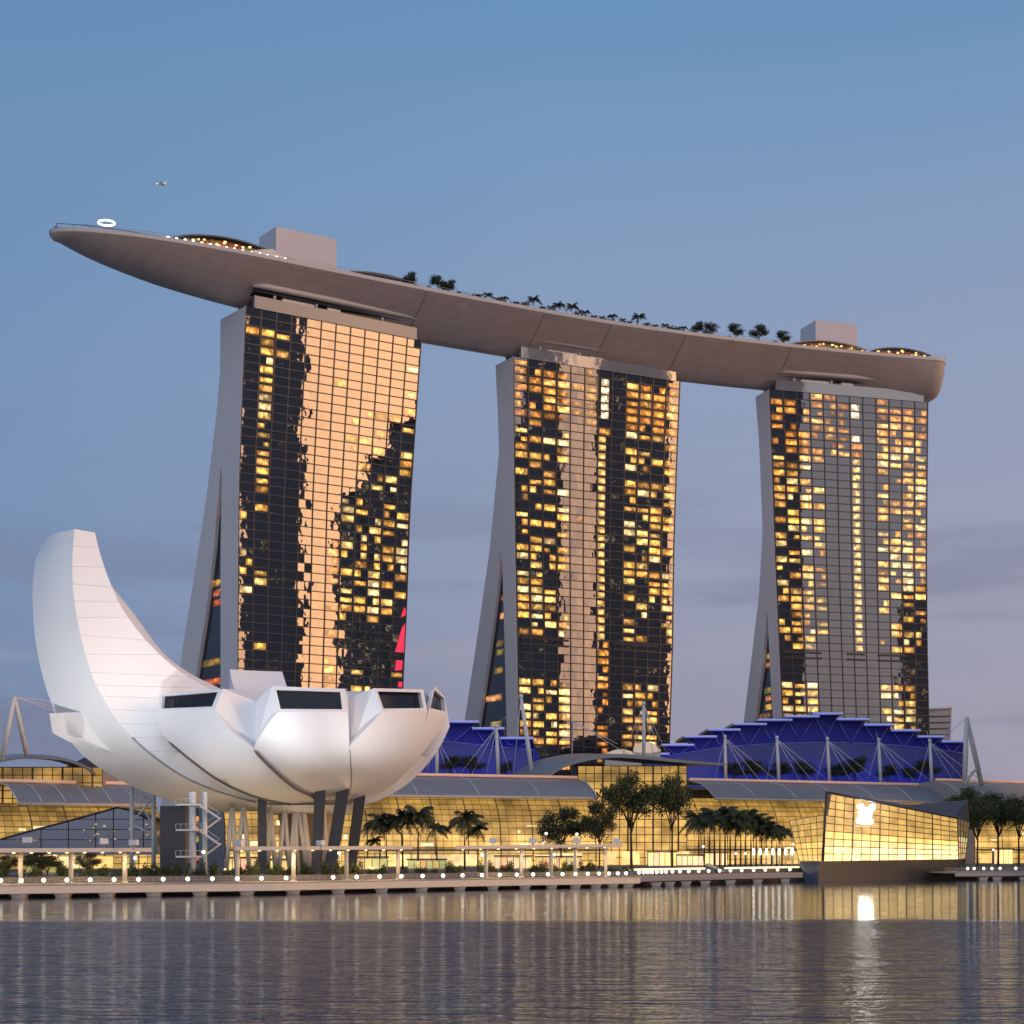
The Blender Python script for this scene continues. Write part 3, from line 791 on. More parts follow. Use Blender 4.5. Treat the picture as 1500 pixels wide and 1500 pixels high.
def make_palm(name, h, fl, seed, leafm=None, fronds=22):
    rr = random.Random(seed)
    r = thing(name, '', 'palm tree'); tr = MB(); c = MB()
    tr.tube([(0, 0, -.3), (rr.uniform(-.15, .15), 0, h*.5), (0, 0, h)], [h*.022, h*.015, h*.012], 8)
    for k in range(fronds):
        q = 2*PI*k*.382+rr.uniform(-.2, .2); el = R(rr.uniform(-8, 72)); L = fl*rr.uniform(.85, 1.1)
        dx, dy = math.cos(q), math.sin(q); pts = []; dr = .75+.35*math.cos(el)
        for j in range(9):
            t = j/8; ho = L*t*math.cos(el)*(1-.12*t)+L*.25*t*t*math.sin(el); pts.append(V(dx*ho, dy*ho, h+L*(math.sin(el)*t-dr*.62*t*t)))
        sd = V(-dy, dx, 0)
        for j in range(8):
            for sg in (-1, 1):
                for e in range(3):
                    tt = (j+e/3)/8; p = pts[j].lerp(pts[j+1], e/3); lw = fl*.30*(1-abs(tt-.4)*1.1); a = (pts[j+1]-pts[j]).normalized()
                    tip = p+sd*sg*lw*rr.uniform(.55, .8)+a*lw*.45+V(0, 0, -lw*rr.uniform(.4, .8)); wd = a*fl*.026
                    c.face([p-wd, p+wd, tip+wd*.4, tip-wd*.4])
        c.tube(pts, [fl*.014]*8+[fl*.004], 4)
    tr.build('trunk', M_bark, r); c.build('crown', leafm or M_leaf2, r)
    return r
def make_shrub(name, w, h, seed, leafm=None, leaves=900, size=.35, depth=None):
    rr = random.Random(seed); r = thing(name, '', 'shrub'); c = MB(); tr = MB(); depth = depth or w*.8
    for k in range(5):
        x, y = rr.uniform(-.35, .35)*w, rr.uniform(-.35, .35)*depth; tr.tube([(x, y, -.1), (x*1.1, y*1.1, h*.6)], [.07, .03], 5)
    blobs = [(V(rr.uniform(-.38, .38)*w, rr.uniform(-.35, .35)*depth, h*rr.uniform(.3, .7)), rr.uniform(.22, .36)*min(w, h*1.6)) for _ in range(7)]
    for _ in range(leaves):
        b, rad = rr.choice(blobs); d = V(rr.gauss(0, 1), rr.gauss(0, 1), rr.gauss(0, 1)).normalized()*rad*rr.random()**.4; p = b+d
        if p.z < .02: p.z = rr.uniform(.02, .3)*h
        leaf(c, p, size*rr.uniform(.6, 1.3), rr, .7)
    tr.build('stems', M_bark, r); c.build('foliage', leafm or M_leaf, r)
    return r
PROTO = {}
def put(proto, loc, label, group=None, sc=1.0, rz=None, cat=None):
    if proto not in PROTO:
        PROTO[proto] = PROTO_MAKE[proto](); o = PROTO[proto]
    else: o = copy_tree(PROTO[proto])
    o.location = loc; o.rotation_euler = (0, 0, rz if rz is not None else rnd.uniform(0, 6.28)); o.scale = (sc, sc, sc) if not isinstance(sc, tuple) else sc
    o['label'] = label
    if group: o['group'] = group
    elif 'group' in o: del o['group']
    return o
PROTO_MAKE = {
 'tree_a': lambda: make_tree('broadleaf_tree', 18, 7.5, 3, crown0=.4, leaves=6500, size=.62),
 'tree_b': lambda: make_tree('broadleaf_tree', 14, 6.5, 11, leafm=M_leaf2, leaves=6000, size=.6),
 'tree_c': lambda: make_tree('broadleaf_tree', 20, 6.5, 23, leaves=4500, size=.62),
 'roof_tree': lambda: make_tree('roof_tree', 7, 3.4, 5, leafm=M_leaf2, leaves=1500, size=.6),
 'palm_a': lambda: make_palm('palm_tree', 11, 4.6, 4), 'palm_b': lambda: make_palm('palm_tree', 12, 4.2, 9, fronds=18),
 'roof_palm': lambda: make_palm('roof_palm', 4.4, 2.9, 13, fronds=14),
 'shrub': lambda: make_shrub('shrub', 4, 2.2, 2), 'hedge': lambda: make_shrub('hedge_bush', 7, 1.9, 8, leafm=M_leaf, leaves=1300),
 'roof_shrub': lambda: make_shrub('roof_shrub', 6, 3.6, 6, leafm=M_leaf2, leaves=1200, size=.5),
}
# roof planting
g = 'palms along the terrace edge'
for px, k in ((690, .55), (716, .9), (739, .85), (757, .65), (782, 1.25), (818, 1.15), (838, 1.25), (858, .9), (897, .95), (935, 1.25), (975, .8), (992, .7), (1002, .8), (672, .6), (702, .7), (728, .7), (770, .75), (795, .65), (808, .8), (847, .75), (870, .65), (882, .7), (912, .75), (923, .6), (948, .7), (960, .65), (983, .7)):
    q = deck_pos(px, -.72)[0]; put('roof_palm', q, 'small palm in the thin row along the terrace edge over the middle tower', g, k*1.05)
for px, w, lab in ((600, 1.0, 'dark rounded tree at the end of the low shade roof on the terrace'), (642, 1.15, 'taller dark tree just past the shade roof on the terrace'), (657, 1.0, 'bushy dark tree beside the taller one past the terrace shade roof'),
                   (1022, 1.0, 'first dark tree in the clump between the terrace palms and the end restaurant'), (1040, 1.05, 'second, broader dark tree in the clump after the terrace palms'),
                   (1077, 1.2, 'fan-topped dark tree standing alone mid terrace'), (1112, 1.25, 'pointed dark tree on the terrace with a warm light at its foot'), (1147, 1.1, 'dark tree right before the terrace end restaurant')):
    put('roof_tree', deck_pos(px, -.72)[0]-V(0, 0, .5), lab, None, w)
for px in (612, 628, 665, 680, 693, 705, 722, 732, 748, 765, 775, 792, 805, 812, 828, 848, 865, 872, 884, 890, 908, 915, 925, 942, 950, 962, 970, 984, 996, 1008, 1018, 1030, 1050, 1062, 1070, 1088, 1095, 1104, 1125, 1136, 1155):
    put('roof_shrub', deck_pos(px, -.78)[0], 'low dark shrub in the terrace planting bed', 'shrubs in the terrace planting bed', rnd.uniform(.4, .75))
q = deck_pos(1367, -.2)[0]; put('roof_tree', q, 'tiny dark tree at the blunt tip of the terrace', None, .5)
m = MB()
gl_first = None
for px in (660, 700, 800, 822, 868, 880, 903, 960, 985, 1008, 1080, 1118, 875, 850):
    q = deck_pos(px, -.78)[0]
    if gl_first is None:
        gl_first = thing('garden_light', 'tiny amber garden light among the terrace palms', 'lamp', group='garden lights on the terrace')
        m = MB(); m.tube([(0, 0, 0), (0, 0, .7)], .08, 5); m.build('post', M_steel, gl_first); m = MB(); m.sphere((0, 0, .95), .42, 8); m.build('bulb', M_amber, gl_first); l = gl_first
    else: l = copy_tree(gl_first)
    l.location = q

# aircraft far above the prow
a = P(237, 269, 900)
r = thing('airplane', 'tiny pale aircraft in the open sky above the terrace prow', 'aircraft', a)
m = MB(); m.tube([a+V(-2.6, 0, 0), a+V(-2, 0, 0), a+V(1.6, 0, .1), a+V(2.6, 0, .3)], [.15, .42, .38, .1], 8); m.build('fuselage', M_white2, r)
m = MB(); m.prism([a+V(-.6, -2.6, 0), a+V(.2, -2.6, 0), a+V(.7, 2.6, 0), a+V(-.4, 2.6, 0)], (0, 0, .15)); m.build('wing', M_white2, r)
m = MB(); m.prism([a+V(1.8, 0, .2), a+V(2.6, 0, .3), a+V(2.7, 0, 1.4), a+V(2.2, 0, 1.4)], (0, .12, 0)); m.build('tail_fin', M_white2, r)
m = MB(); m.sphere(a+V(-2.3, -.3, -.1), .3, 8); m.sphere(a+V(1.5, -.5, .2), .22, 8); m.build('landing_light', M_amber, r)

# ------------------------------------------------------------------ the lotus museum
MK = 1.12                              # true size of the bowl against its first drawing
MY = 352*MK
MO = V((452-750)/F*MY, MY, 0)
mus = thing('lotus_museum', 'white museum shaped like an open lotus with one tall curved petal', 'museum', (MO.x, MO.y, 3.4))
seams = []
def petal(az, prof, halfw, inn, innw, window=True, k=9):
    az = R(az)
    def pol(r, z, off): a = az+off/max(r, 1.5); return MO+V(math.cos(a)*r*MK, math.sin(a)*r*MK, H+(z-H)*MK)
    def fine(tab):
        c = smooth_curve([V(*t, 0) if len(t) == 2 else V(*t) for t in tab], 6); return c
    o3 = fine([(r, z, w) for (r, z), w in zip(prof, halfw)]); i3 = fine([(r, z, w) for (r, z), w in zip(inn, innw)])
    m = MB()
    J = [-1+2*j/k for j in range(k+1)]
    ro = [[pol(q.x, q.y, q.z*j) for j in J] for q in o3]
    m.grid(ro)
    ri = [[pol(q.x, q.y, q.z*j) for j in J][::-1] for q in i3]
    m.grid(ri)
    n = min(len(o3), len(i3))
    for s in (-1, 1):
        rows = []
        for a in range(len(o3)):
            b = a*(len(i3)-1)/(len(o3)-1); b0 = int(b); b1 = min(b0+1, len(i3)-1); qi = i3[b0].lerp(i3[b1], b-b0); qo = o3[a]
            A, B = pol(qo.x, qo.y, qo.z*s), pol(qi.x, qi.y, qi.z*s)
            rows.append([A, A.lerp(B, .5), B] if s < 0 else [B, A.lerp(B, .5), A])
        m.grid(rows)
    seam = MB(); seam.tube([pol(q.x-.05, q.y-.1, q.z*1.0) for q in o3[6:-8]], .16, 5); seams.append(seam)
    # end face with a recessed window
    qo, qi = o3[-1], i3[-1]
    bot = [pol(qo.x, qo.y, qo.z*j) for j in J]; top = [pol(qi.x, qi.y, qi.z*j) for j in J]
    def E(a, b):
        i = (a+1)/2*k; i0 = min(int(i), k-1); f = i-i0
        return bot[i0].lerp(bot[i0+1], f).lerp(top[i0].lerp(top[i0+1], f), b)
    fr_a, fr_b0, fr_b1 = (.90, .13, .80) if window else (0, 0, 0)
    if window:
        aa = [-fr_a+2*fr_a*j/8 for j in range(9)]
        out = [-1]+aa+[1]
        m.grid([[E(a, b) for a in ([-1]+aa[1:-1]+[1] if False else [-1+2*j/8 for j in range(9)])] for b in (0,)]+[[E(a, fr_b0) for a in aa]], smooth=False)
        m.grid([[E(a, fr_b1) for a in aa], [E(-1+2*j/8, 1) for j in range(9)]], smooth=False)
        m.face([E(-1, 0), E(-fr_a, fr_b0), E(-fr_a, fr_b1), E(-1, 1)]); m.face([E(1, 1), E(fr_a, fr_b1), E(fr_a, fr_b0), E(1, 0)])
        inw = V(-math.cos(az), -math.sin(az), 0)*.7
        for b0 in (fr_b0, fr_b1): m.grid([[E(a, b0) for a in aa], [E(a, b0)+inw for a in aa]], smooth=False)
        for a in (-fr_a, fr_a): m.face([E(a, fr_b0), E(a, fr_b0)+inw, E(a, fr_b1)+inw, E(a, fr_b1)])
    else:
        m.grid([bot, top], smooth=False)
    o = m.build('petal', M_white, mus)
    seam.build('seam', M_steel, o)
    if window:
        w = MB(); w.grid([[E(a*1.01, fr_b0-.01)+inw*.75 for a in aa], [E(a*1.01, fr_b1+.01)+inw*.75 for a in aa]], smooth=False); w.build('window', M_black, o)
    return o
def std(az, rt, zt, top, wt, th, window=True, base_z=16.0, drop=0.0):
    """a petal of the bowl: reach rt, sill height zt, crown height top, half width wt at the tip, half angle th lower down"""
    f = rt/34.5; g = (zt-base_z)/17.0; T = R(th)
    prof = [(2, base_z-drop), (8.5*f, base_z+.5-drop), (16*f, base_z+1.9*g-drop*.8), (23.4*f, base_z+5.0*g-drop*.4), (29.0*f, base_z+9.4*g), (32.4*f, base_z+13.4*g), (34.5*f, zt)]
    hw_ = [2*T, 8.5*f*T, 16*f*T, 23.4*f*T, 29*f*T*.97, (29*f*T*.97+wt)*.49, wt]
    inn = [(2, base_z+5), (8*f, base_z+7.5), (14*f, base_z+10.5*g), (20*f, base_z+13.5*g), (25.5*f, base_z+16.4*g), (30.2*f, zt+1.9), (33.7*f, top)]
    iw = [.5, 1.8*f, 3.0*f, 4.2*f, 5.0*f, 5.6*f, wt]
    return petal(az, prof, hw_, inn, iw, window)
# the four petals towards the water share one bowl, a half ellipsoid; their edges are cut out of it
BC, BR = V((427-750)/F*MY, MY, zat(1034, MY)), V(36.0, 34.0, 23.4)
def on_bowl(px, py, sc=1.0):
    o = V(0, 0, H)-BC; d = V((px-750)/F, 1, (HY-py)/F); r = BR*sc
    q = V(d.x/r.x, d.y/r.y, d.z/r.z); w = V(o.x/r.x, o.y/r.y, o.z/r.z)
    a, b, c = q.dot(q), 2*q.dot(w), w.dot(w)-1
    t = (-b-math.sqrt(max(0, b*b-4*a*c)))/(2*a)
    return V(0, 0, H)+d*t
def resample(pts, n):
    c = smooth_curve([V(x, y, 0) for x, y in pts], 8); L = [0]
    for a, b in zip(c, c[1:]): L.append(L[-1]+(b-a).length)
    out = []; k = 0
    for i in range(n):
        t = L[-1]*i/(n-1)
        while k < len(c)-2 and L[k+1] < t: k += 1
        out.append(c[k].lerp(c[k+1], (t-L[k])/max(1e-6, L[k+1]-L[k])))
    return out
BASE = (478, 1183)
seamDE = [(470, 1181), (459, 1167), (431, 1153), (398, 1125), (372, 1098)]
seamEF = [(497, 1181), (512, 1160), (515, 1140), (514, 1120), (512, 1096)]
seamFG = [(515, 1180), (545, 1160), (580, 1128), (606, 1090)]
def front_petal(left, right, sc, tl, tr, vl, vr, win=(.05, .93, .12, .86), k=12, n=26):
    A, B = resample(left, n), resample(right, n)
    m = MB(); m.grid([[on_bowl(*a.lerp(b, j/k).xy, sc) for j in range(k+1)] for a, b in zip(A, B)])
    # thickness of the shell along both edges
    for E in (A, B): m.grid([[on_bowl(p.x, p.y, sc), on_bowl(p.x, p.y, sc)+(BC-on_bowl(p.x, p.y, sc))*.045] for p in E])
    s0, s1 = on_bowl(*A[-1].xy, sc), on_bowl(*B[-1].xy, sc)
    bot = [on_bowl(*A[-1].lerp(B[-1], j/k).xy, sc) for j in range(k+1)]
    T0, T1 = P(*tl, s0.y+1.2), P(*tr, s1.y+1.2)
    top = [T0.lerp(T1, j/k)+(bot[j]-s0.lerp(s1, j/k))*.8 for j in range(k+1)]
    def E_(a, b):
        q = a*k; i0 = min(int(q), k-1); f = q-i0; return bot[i0].lerp(bot[i0+1], f).lerp(top[i0].lerp(top[i0+1], f), b)
    a0, a1, b0, b1 = win; aa = [a0+(a1-a0)*j/k for j in range(k+1)]; full = [j/k for j in range(k+1)]
    m.grid([[E_(a, 0) for a in full], [E_(a, b0) for a in aa]], smooth=False); m.grid([[E_(a, b1) for a in aa], [E_(a, 1) for a in full]], smooth=False)
    m.face([E_(0, 0), E_(a0, b0), E_(a0, b1), E_(0, 1)]); m.face([E_(1, 1), E_(a1, b1), E_(a1, b0), E_(1, 0)])
    inn = (BC-E_(.5, .5)); inn.z = 0; inn = inn.normalized()*.9
    for b in (b0, b1): m.grid([[E_(a, b) for a in aa], [E_(a, b)+inn for a in aa]], smooth=False)
    for a in (a0, a1): m.face([E_(a, b0), E_(a, b0)+inn, E_(a, b1)+inn, E_(a, b1)])
    # side walls run back into the folds, and a roof slopes to the oculus
    for S, T, vv, edge in ((s0, T0, vl, A), (s1, T1, vr, B)):
        lo, hi = vv
        cut = [on_bowl(p.x, p.y, sc) for p in edge if p.y < (HY-(lo.z-H)*F/lo.y)+1] or [S]
        pts = [lo]+cut+[T, hi]
        for a, b in zip(cut[:-1], cut[1:]): m.face([lo, a, b])
        m.face([lo, cut[-1], T, hi])
    m.face([T0, T1, vr[1], BC+V(0, 0, 3), vl[1]])
    o = m.build('petal', M_white, mus)
    w = MB(); w.grid([[E_(a, b0)+inn for a in aa], [E_(a, b1)+inn for a in aa]], smooth=False); w.build('window', M_black, o)
    return o
def fold(lo, hi, back=3.0):
    a = on_bowl(*lo, .985); return a+V(0, .3, 0), P(hi[0], hi[1], a.y+back)
fAD = fold((236, 1078), (300, 1030), 8); fDE = fold((373, 1098), (375, 1027)); fEF = fold((512, 1096), (511, 1022)); fFG = fold((606, 1088), (628, 1020), 4); fG = fold((640, 1078), (640, 1030), 20)
pd = front_petal([BASE, (420, 1177), (375, 1167), (323, 1144), (277, 1111), (246, 1085), (232, 1069), (231, 1055), (232, 1041)], seamDE+[(337, 1069), (315, 1038)], 1.012, (233, 1017), (327, 1009), fAD, fDE)
pe = front_petal(seamDE+[(384, 1074), (396, 1055), (407, 1043)], seamEF+[(511, 1068), (509, 1043)], 1.0, (398, 1005), (506, 1009), fDE, fEF)
pf = front_petal(seamEF+[(522, 1083), (540, 1063), (560, 1042)], seamFG+[(620, 1066), (626, 1041)], 1.0, (548, 1008), (620, 1010), fEF, fFG)
pg = front_petal(seamFG+[(620, 1066), (628, 1041)], [(530, 1178), (572, 1153), (605, 1120), (642, 1073), (655, 1046)], 1.0, (637, 1005), (651, 1020), fFG, fG)
for own, edge, sc in ((pd, seamDE, 1.018), (pe, seamEF, 1.001), (pd, [(440, 1179), (420, 1177), (375, 1167), (323, 1144), (277, 1111), (246, 1085)], 1.016)):
    m = MB(); m.tube([on_bowl(p.x, p.y, sc)+V(0, .1, -.08) for p in resample(edge, 24)], [.05]+[.30 if own is pd else .07]*22+[.05], 6); m.build('seam', mat('seam_grey', (.13, .115, .105), .6) if 'seam_grey' not in MATS else MATS['seam_grey'], own)
m = MB(); rows = []
for i in range(10):
    a = -PI/2+PI/2*i/9*.66
    rows.append([BC+V(math.cos(2*PI*k/48)*math.cos(a)*BR.x*.955, math.sin(2*PI*k/48)*math.cos(a)*BR.y*.955, math.sin(a)*BR.z*.955) for k in range(48)])
m.grid(rows, close=True); m.build('bowl', M_white, mus)
std(14, 28, 33, 37, 5.0, 17)
std(48, 29, 33, 37, 5.2, 17)
std(84, 31, 35, 40, 5.4, 17)
std(115, 37, 41, 47.2, 5.9, 15)
std(146, 42, 37, 42, 5.6, 13)
std(173, 49.5, 37.5, 40.5, 4.5, 9, window=False)
# the tall petal: two side planes through its traced edges
azA = R(205); rd = V(math.cos(azA), math.sin(azA), 0); tg = V(-math.sin(azA), math.cos(azA), 0)
def on_side(px, py, off):
    p = MO+tg*off; a = (px-750)/F; t = (a*p.y-p.x)/(rd.x-a*rd.y); q = p+rd*t
    return V(q.x, q.y, zat(py, q.y))
right_out = [(450, 1186), (390, 1178), (330, 1163), (270, 1138), (215, 1100), (176, 1060), (150, 1020), (133, 985), (118, 930), (109, 880), (106, 830), (109, 775)]
left_out = [(330, 1190), (260, 1177), (190, 1150), (128, 1112), (94, 1072), (76, 1032), (61, 985), (51, 930), (48, 880), (49, 845), (54, 815), (66, 789)]
right_in = [(430, 1120), (420, 1090), (400, 1062), (370, 1040), (335, 1022), (296, 1003), (255, 977), (214, 938), (180, 893), (160, 850), (147, 812), (139, 780)]
Rw = 5.6
RO = smooth_curve([on_side(x, y, Rw) for x, y in right_out], 4); LO = smooth_curve([on_side(x, y, -Rw) for x, y in left_out], 4); RI = smooth_curve([on_side(x, y, Rw*.98) for x, y in right_in], 4)
LI = [p-tg*(2*Rw*.97) for p in RI]
for i in range(len(LI)): LI[i].z = RI[i].z+(LO[i].z-RO[i].z)*.8
m = MB(); n = len(RO)
rows = []
for a, b in zip(LO, RO):
    rows.append([a.lerp(b, j/6)+rd*(.9*math.sin(PI*j/6)) for j in range(7)])
m.grid(rows)
m.grid([[RO[i], RO[i].lerp(RI[i], .5), RI[i]] for i in range(n)])
m.grid([[RI[i], LI[i]] for i in range(n)])
m.grid([[LI[i], LI[i].lerp(LO[i], .5), LO[i]] for i in range(n)])
m.grid([[rows[-1][j] for j in range(7)], [LI[-1].lerp(RI[-1], j/6) for j in range(7)]], smooth=False)
pa = m.build('petal', M_white, mus)
# panel joints across its side
m = MB(); side_n = tg.copy()
for i in range(n-3, 14, -2):
    a, b = RO[i], RI[i]
    # level lines: find inner point at a similar height
    j = min(range(n), key=lambda k: abs(RI[k].z-(a.z+.3)))
    p, q = a+(a-a), RI[j]
    m = MB(); m.tube([p.lerp(q, k/6) for k in range(7)], .07, 4); m.build('panel_joint', MATS['joint_grey'] if 'joint_grey' in MATS else mat('joint_grey', (.73, .73, .74), .5), pa)
m = MB(); m.tube([p+tg*.05 for p in RO[5:19]], .2, 5); m.build('seam', M_steel, pa)
# short pod petal on the outside of the tall one
def podp(px, py, out): 
    q = on_side(px, py, 0); return q+rd*out
B = MB()
top = [podp(102, 1046, 4.2), podp(127, 1046, 4.6), podp(158, 1078, 3.6), podp(197, 1106, .4)]
bot = [podp(105, 1074, 4.0), podp(128, 1087, 4.0), podp(155, 1099, 2.6), podp(196, 1108, .3)]
inn = [p-rd*7+V(0, 0, .6) for p in top]; inb = [p-rd*7-V(0, 0, 1.2) for p in bot]
B.grid([top, bot], smooth=False); B.grid([inn, top], smooth=False); B.grid([bot, inb], smooth=False); B.face([top[0], inn[0], inb[0], bot[0]])
B.build('petal', M_white, mus)
# under-bowl drum, slanting dark columns, lattice columns
m = MB(); m.tube([MO+V(0, 0, 3.4), MO+V(0, 0, 17.5)], [4.5, 7], 24, smooth=False); m.build('entrance_core', mat('entrance_core_wall', (.42, .32, .2), .6), mus)
m = MB(); rows = [[MO+V(math.cos(2*PI*k/40)*r, math.sin(2*PI*k/40)*r, z) for k in range(40)] for r, z in ((13, 18.0), (11, 16.6), (8, 16.2))]
m.grid(rows, close=True); m.build('soffit_ring', M_white, mus)
for (xt, yt, xb, yb, w, Y) in ((384, 1158, 384, 1252, 1.6, 338), (470, 1156, 463, 1262, 2.0, 336), (507, 1150, 482, 1256, 2.3, 338), (532, 1152, 512, 1256, 2.1, 345), (496, 1190, 484, 1246, 1.6, 372)):
    m = MB(); Y *= MK; a, b = P(xb, yb, Y), P(xt, yt, Y+1.5); b.z += 3.0; w *= 1.1; a.z = 2.6
    m.hexa([a+V(-w/2, -.6, 0), a+V(w/2, -.6, 0), a+V(w/2, .6, 0), a+V(-w/2, .6, 0), b+V(-w/2, -.6, 0), b+V(w/2, -.6, 0), b+V(w/2, .6, 0), b+V(-w/2, .6, 0)]); m.build('slanted_column', M_col, mus)
for x0, x1, x2 in ((331, 340, 347), (345, 357, 366), (392, 396, 404), (405, 396, 388), (408, 417, 425), (425, 437, 450), (437, 432, 424), (452, 445, 456), (466, 474, 480)):
    m = MB(); Y = 384
    for xa in (x0, x2): m.tube([PX(xa, Y, 3.2), PX(x1, Y, 17.5)], .5, 8)
    m.build('lattice_column', M_fascia, mus)
# spiral stair beside the bowl
st = thing('escape_stair', 'white open stair winding round a mast under the left side of the museum bowl', 'stair', PX(288, 362, 3.4))
Ys = 362
m = MB()
for x in (282, 300): m.tube([PX(x, Ys, 3.0), PX(x, Ys, zat(1160, Ys))], .75 if x == 282 else .5, 10)
m.build('core', M_white2, st)
for yl in (1178, 1215, 1254):
    m = MB(); z = zat(yl, Ys); a, b = PX(259, Ys, z), PX(296, Ys, z); m.hexa([a+V(0, -1.3, -.3), b+V(0, -1.3, -.3), b+V(0, 1.3, -.3), a+V(0, 1.3, -.3), a+V(0, -1.3, .05), b+V(0, -1.3, .05), b+V(0, 1.3, .05), a+V(0, 1.3, .05)])
    for k in range(6): p = a.lerp(b, k/5)+V(0, -1.25, 0); m.tube([p, p+V(0, 0, 1.1)], .04, 4)
    m.tube([a+V(0, -1.25, 1.1), b+V(0, -1.25, 1.1)], .05, 4); m.build('landing', M_white2, st)
for (xa, ya, xb, yb) in ((296, 1180, 322, 1197), (322, 1197, 296, 1216), (296, 1217, 322, 1235), (322, 1235, 296, 1254)):
    m = MB(); dy = -1.2 if xa < xb else 1.2; a, b = P(xa, ya, Ys)+V(0, dy, 0), P(xb, yb, Ys)+V(0, dy, 0)
    m.hexa([a+V(0, -.7, -.35), b+V(0, -.7, -.35), b+V(0, .7, -.35), a+V(0, .7, -.35), a+V(0, -.7, 0), b+V(0, -.7, 0), b+V(0, .7, 0), a+V(0, .7, 0)])
    m.tube([a+V(0, -.7, 1), b+V(0, -.7, 1)], .05, 4); m.build('flight', M_white2, st)
m = MB(); m.box(tuple(PX(258, 394, 10.5)), (5.6, 8, 15), (1, 0)); tag(m.build('service_block', M_darkroof), 'dark windowless block behind the open white stair', 'building')
# lattice tower left of the stair
lt = thing('lattice_frame', 'white cross-braced steel frame left of the dark block under the tall petal', 'steel frame', PX(208, 396, 3.4))
m = MB(); Y = 396
for x in (193, 225): m.tube([PX(x, Y, 3.2), PX(x, Y, zat(1150 if x == 193 else 1163, Y))], .5, 6)
m.build('post', M_white2, lt)
m = MB()
for (xa, ya, xb, yb) in ((193, 1155, 225, 1210), (225, 1168, 193, 1205), (193, 1182, 225, 1182), (193, 1208, 225, 1222), (205, 1168, 215, 1168)):
    m.tube([P(xa, ya, Y), P(xb, yb, Y)], .24, 5)
m.build('brace', M_white2, lt)

# floodlights: posts on the promenade canopies carry the fixtures that wash the museum
def floodlight(px, Y, z, target, power, color, label, size=1.0, spread=75):
    p = PX(px, Y, z); r = thing('floodlight', label, 'floodlight', p)
    m = MB(); m.tube([p+V(0, 0, -.6), p+V(0, 0, .3)], .12, 6); m.build('bracket', M_steel, r)
    d = (Vector(target)-p).normalized(); a = V(d.x, d.y, 0).normalized()
    m = MB(); m.box(tuple(p+V(0, 0, .75)), (1.1*size, 1.5*size, 1.0*size), (a.x, a.y)); m.build('housing', M_white2, r)
    ld = bpy.data.lights.new('flood_lamp', 'SPOT'); ld.energy = power; ld.color = color; ld.spot_size = R(spread); ld.spot_blend = .9; ld.shadow_soft_size = .8
    lo = bpy.data.objects.new('flood_lamp', ld); COL.objects.link(lo); lo.parent = r; lo.location = (d.x*1.2, d.y*1.2, .9+d.z)
    lo.rotation_euler = d.to_track_quat('-Z', 'Y').to_euler()
    return r
cw = (.97, .97, 1)
floodlight(152, 327, 9.2, P(100, 900, 370), 9000, cw, 'pale floodlight box on the canopy below the tall petal', spread=70)
floodlight(-20, 312, 9.4, P(72, 880, 375), 84000, (1, .96, .92), 'floodlight on the left canopy out by its far end', spread=66)
floodlight(40, 314, 9.4, P(140, 1075, 370), 11000, (1, .97, .9), 'small floodlight on the left canopy aimed at the low pod petal', spread=40)
floodlight(196, 326, 9.0, P(285, 1070, 355), 40000, cw, 'pale floodlight box near the right end of the left canopy', spread=62)
floodlight(352, 341, 9.0, P(458, 1068, 356), 27000, (.97, .97, 1), 'pale floodlight box at the left end of the canopy under the museum', spread=66)
floodlight(470, 346, 9.0, P(590, 1068, 362), 20000, (.95, .96, 1), 'pale floodlight box on the canopy under the museum, between the dark columns', spread=70)
def under_lamp(px, Y, z, power, label):
    p = PX(px, Y, z); r = thing('ground_lamp', label, 'lamp', p)
    m = MB(); m.tube([p+V(0, 0, -.4), p+V(0, 0, .1)], .4, 8); m.build('housing', M_steel, r)
    m = MB(); m.sphere(p+V(0, 0, .2), .32, 8); m.build('lens', M_glow, r)
    ld = bpy.data.lights.new('ground_lamp_light', 'SPOT'); ld.energy = power; ld.color = (1, .66, .30); ld.shadow_soft_size = .6; ld.spot_size = R(150); ld.spot_blend = .6
    lo = bpy.data.objects.new('ground_lamp_light', ld); COL.objects.link(lo); lo.parent = r; lo.location = (0, 0, 1.0); lo.rotation_euler = (R(172), 0, 0)
under_lamp(330, 372, 4, 2000, 'warm ground lamp under the museum bowl beside the stair')
under_lamp(430, 374, 4, 2000, 'warm ground lamp under the museum bowl between the dark columns')
under_lamp(225, 376, 4, 1500, 'warm ground lamp at the foot of the tall petal')
under_lamp(545, 392, 4, 1600, 'warm ground lamp to the right of the slanted columns')

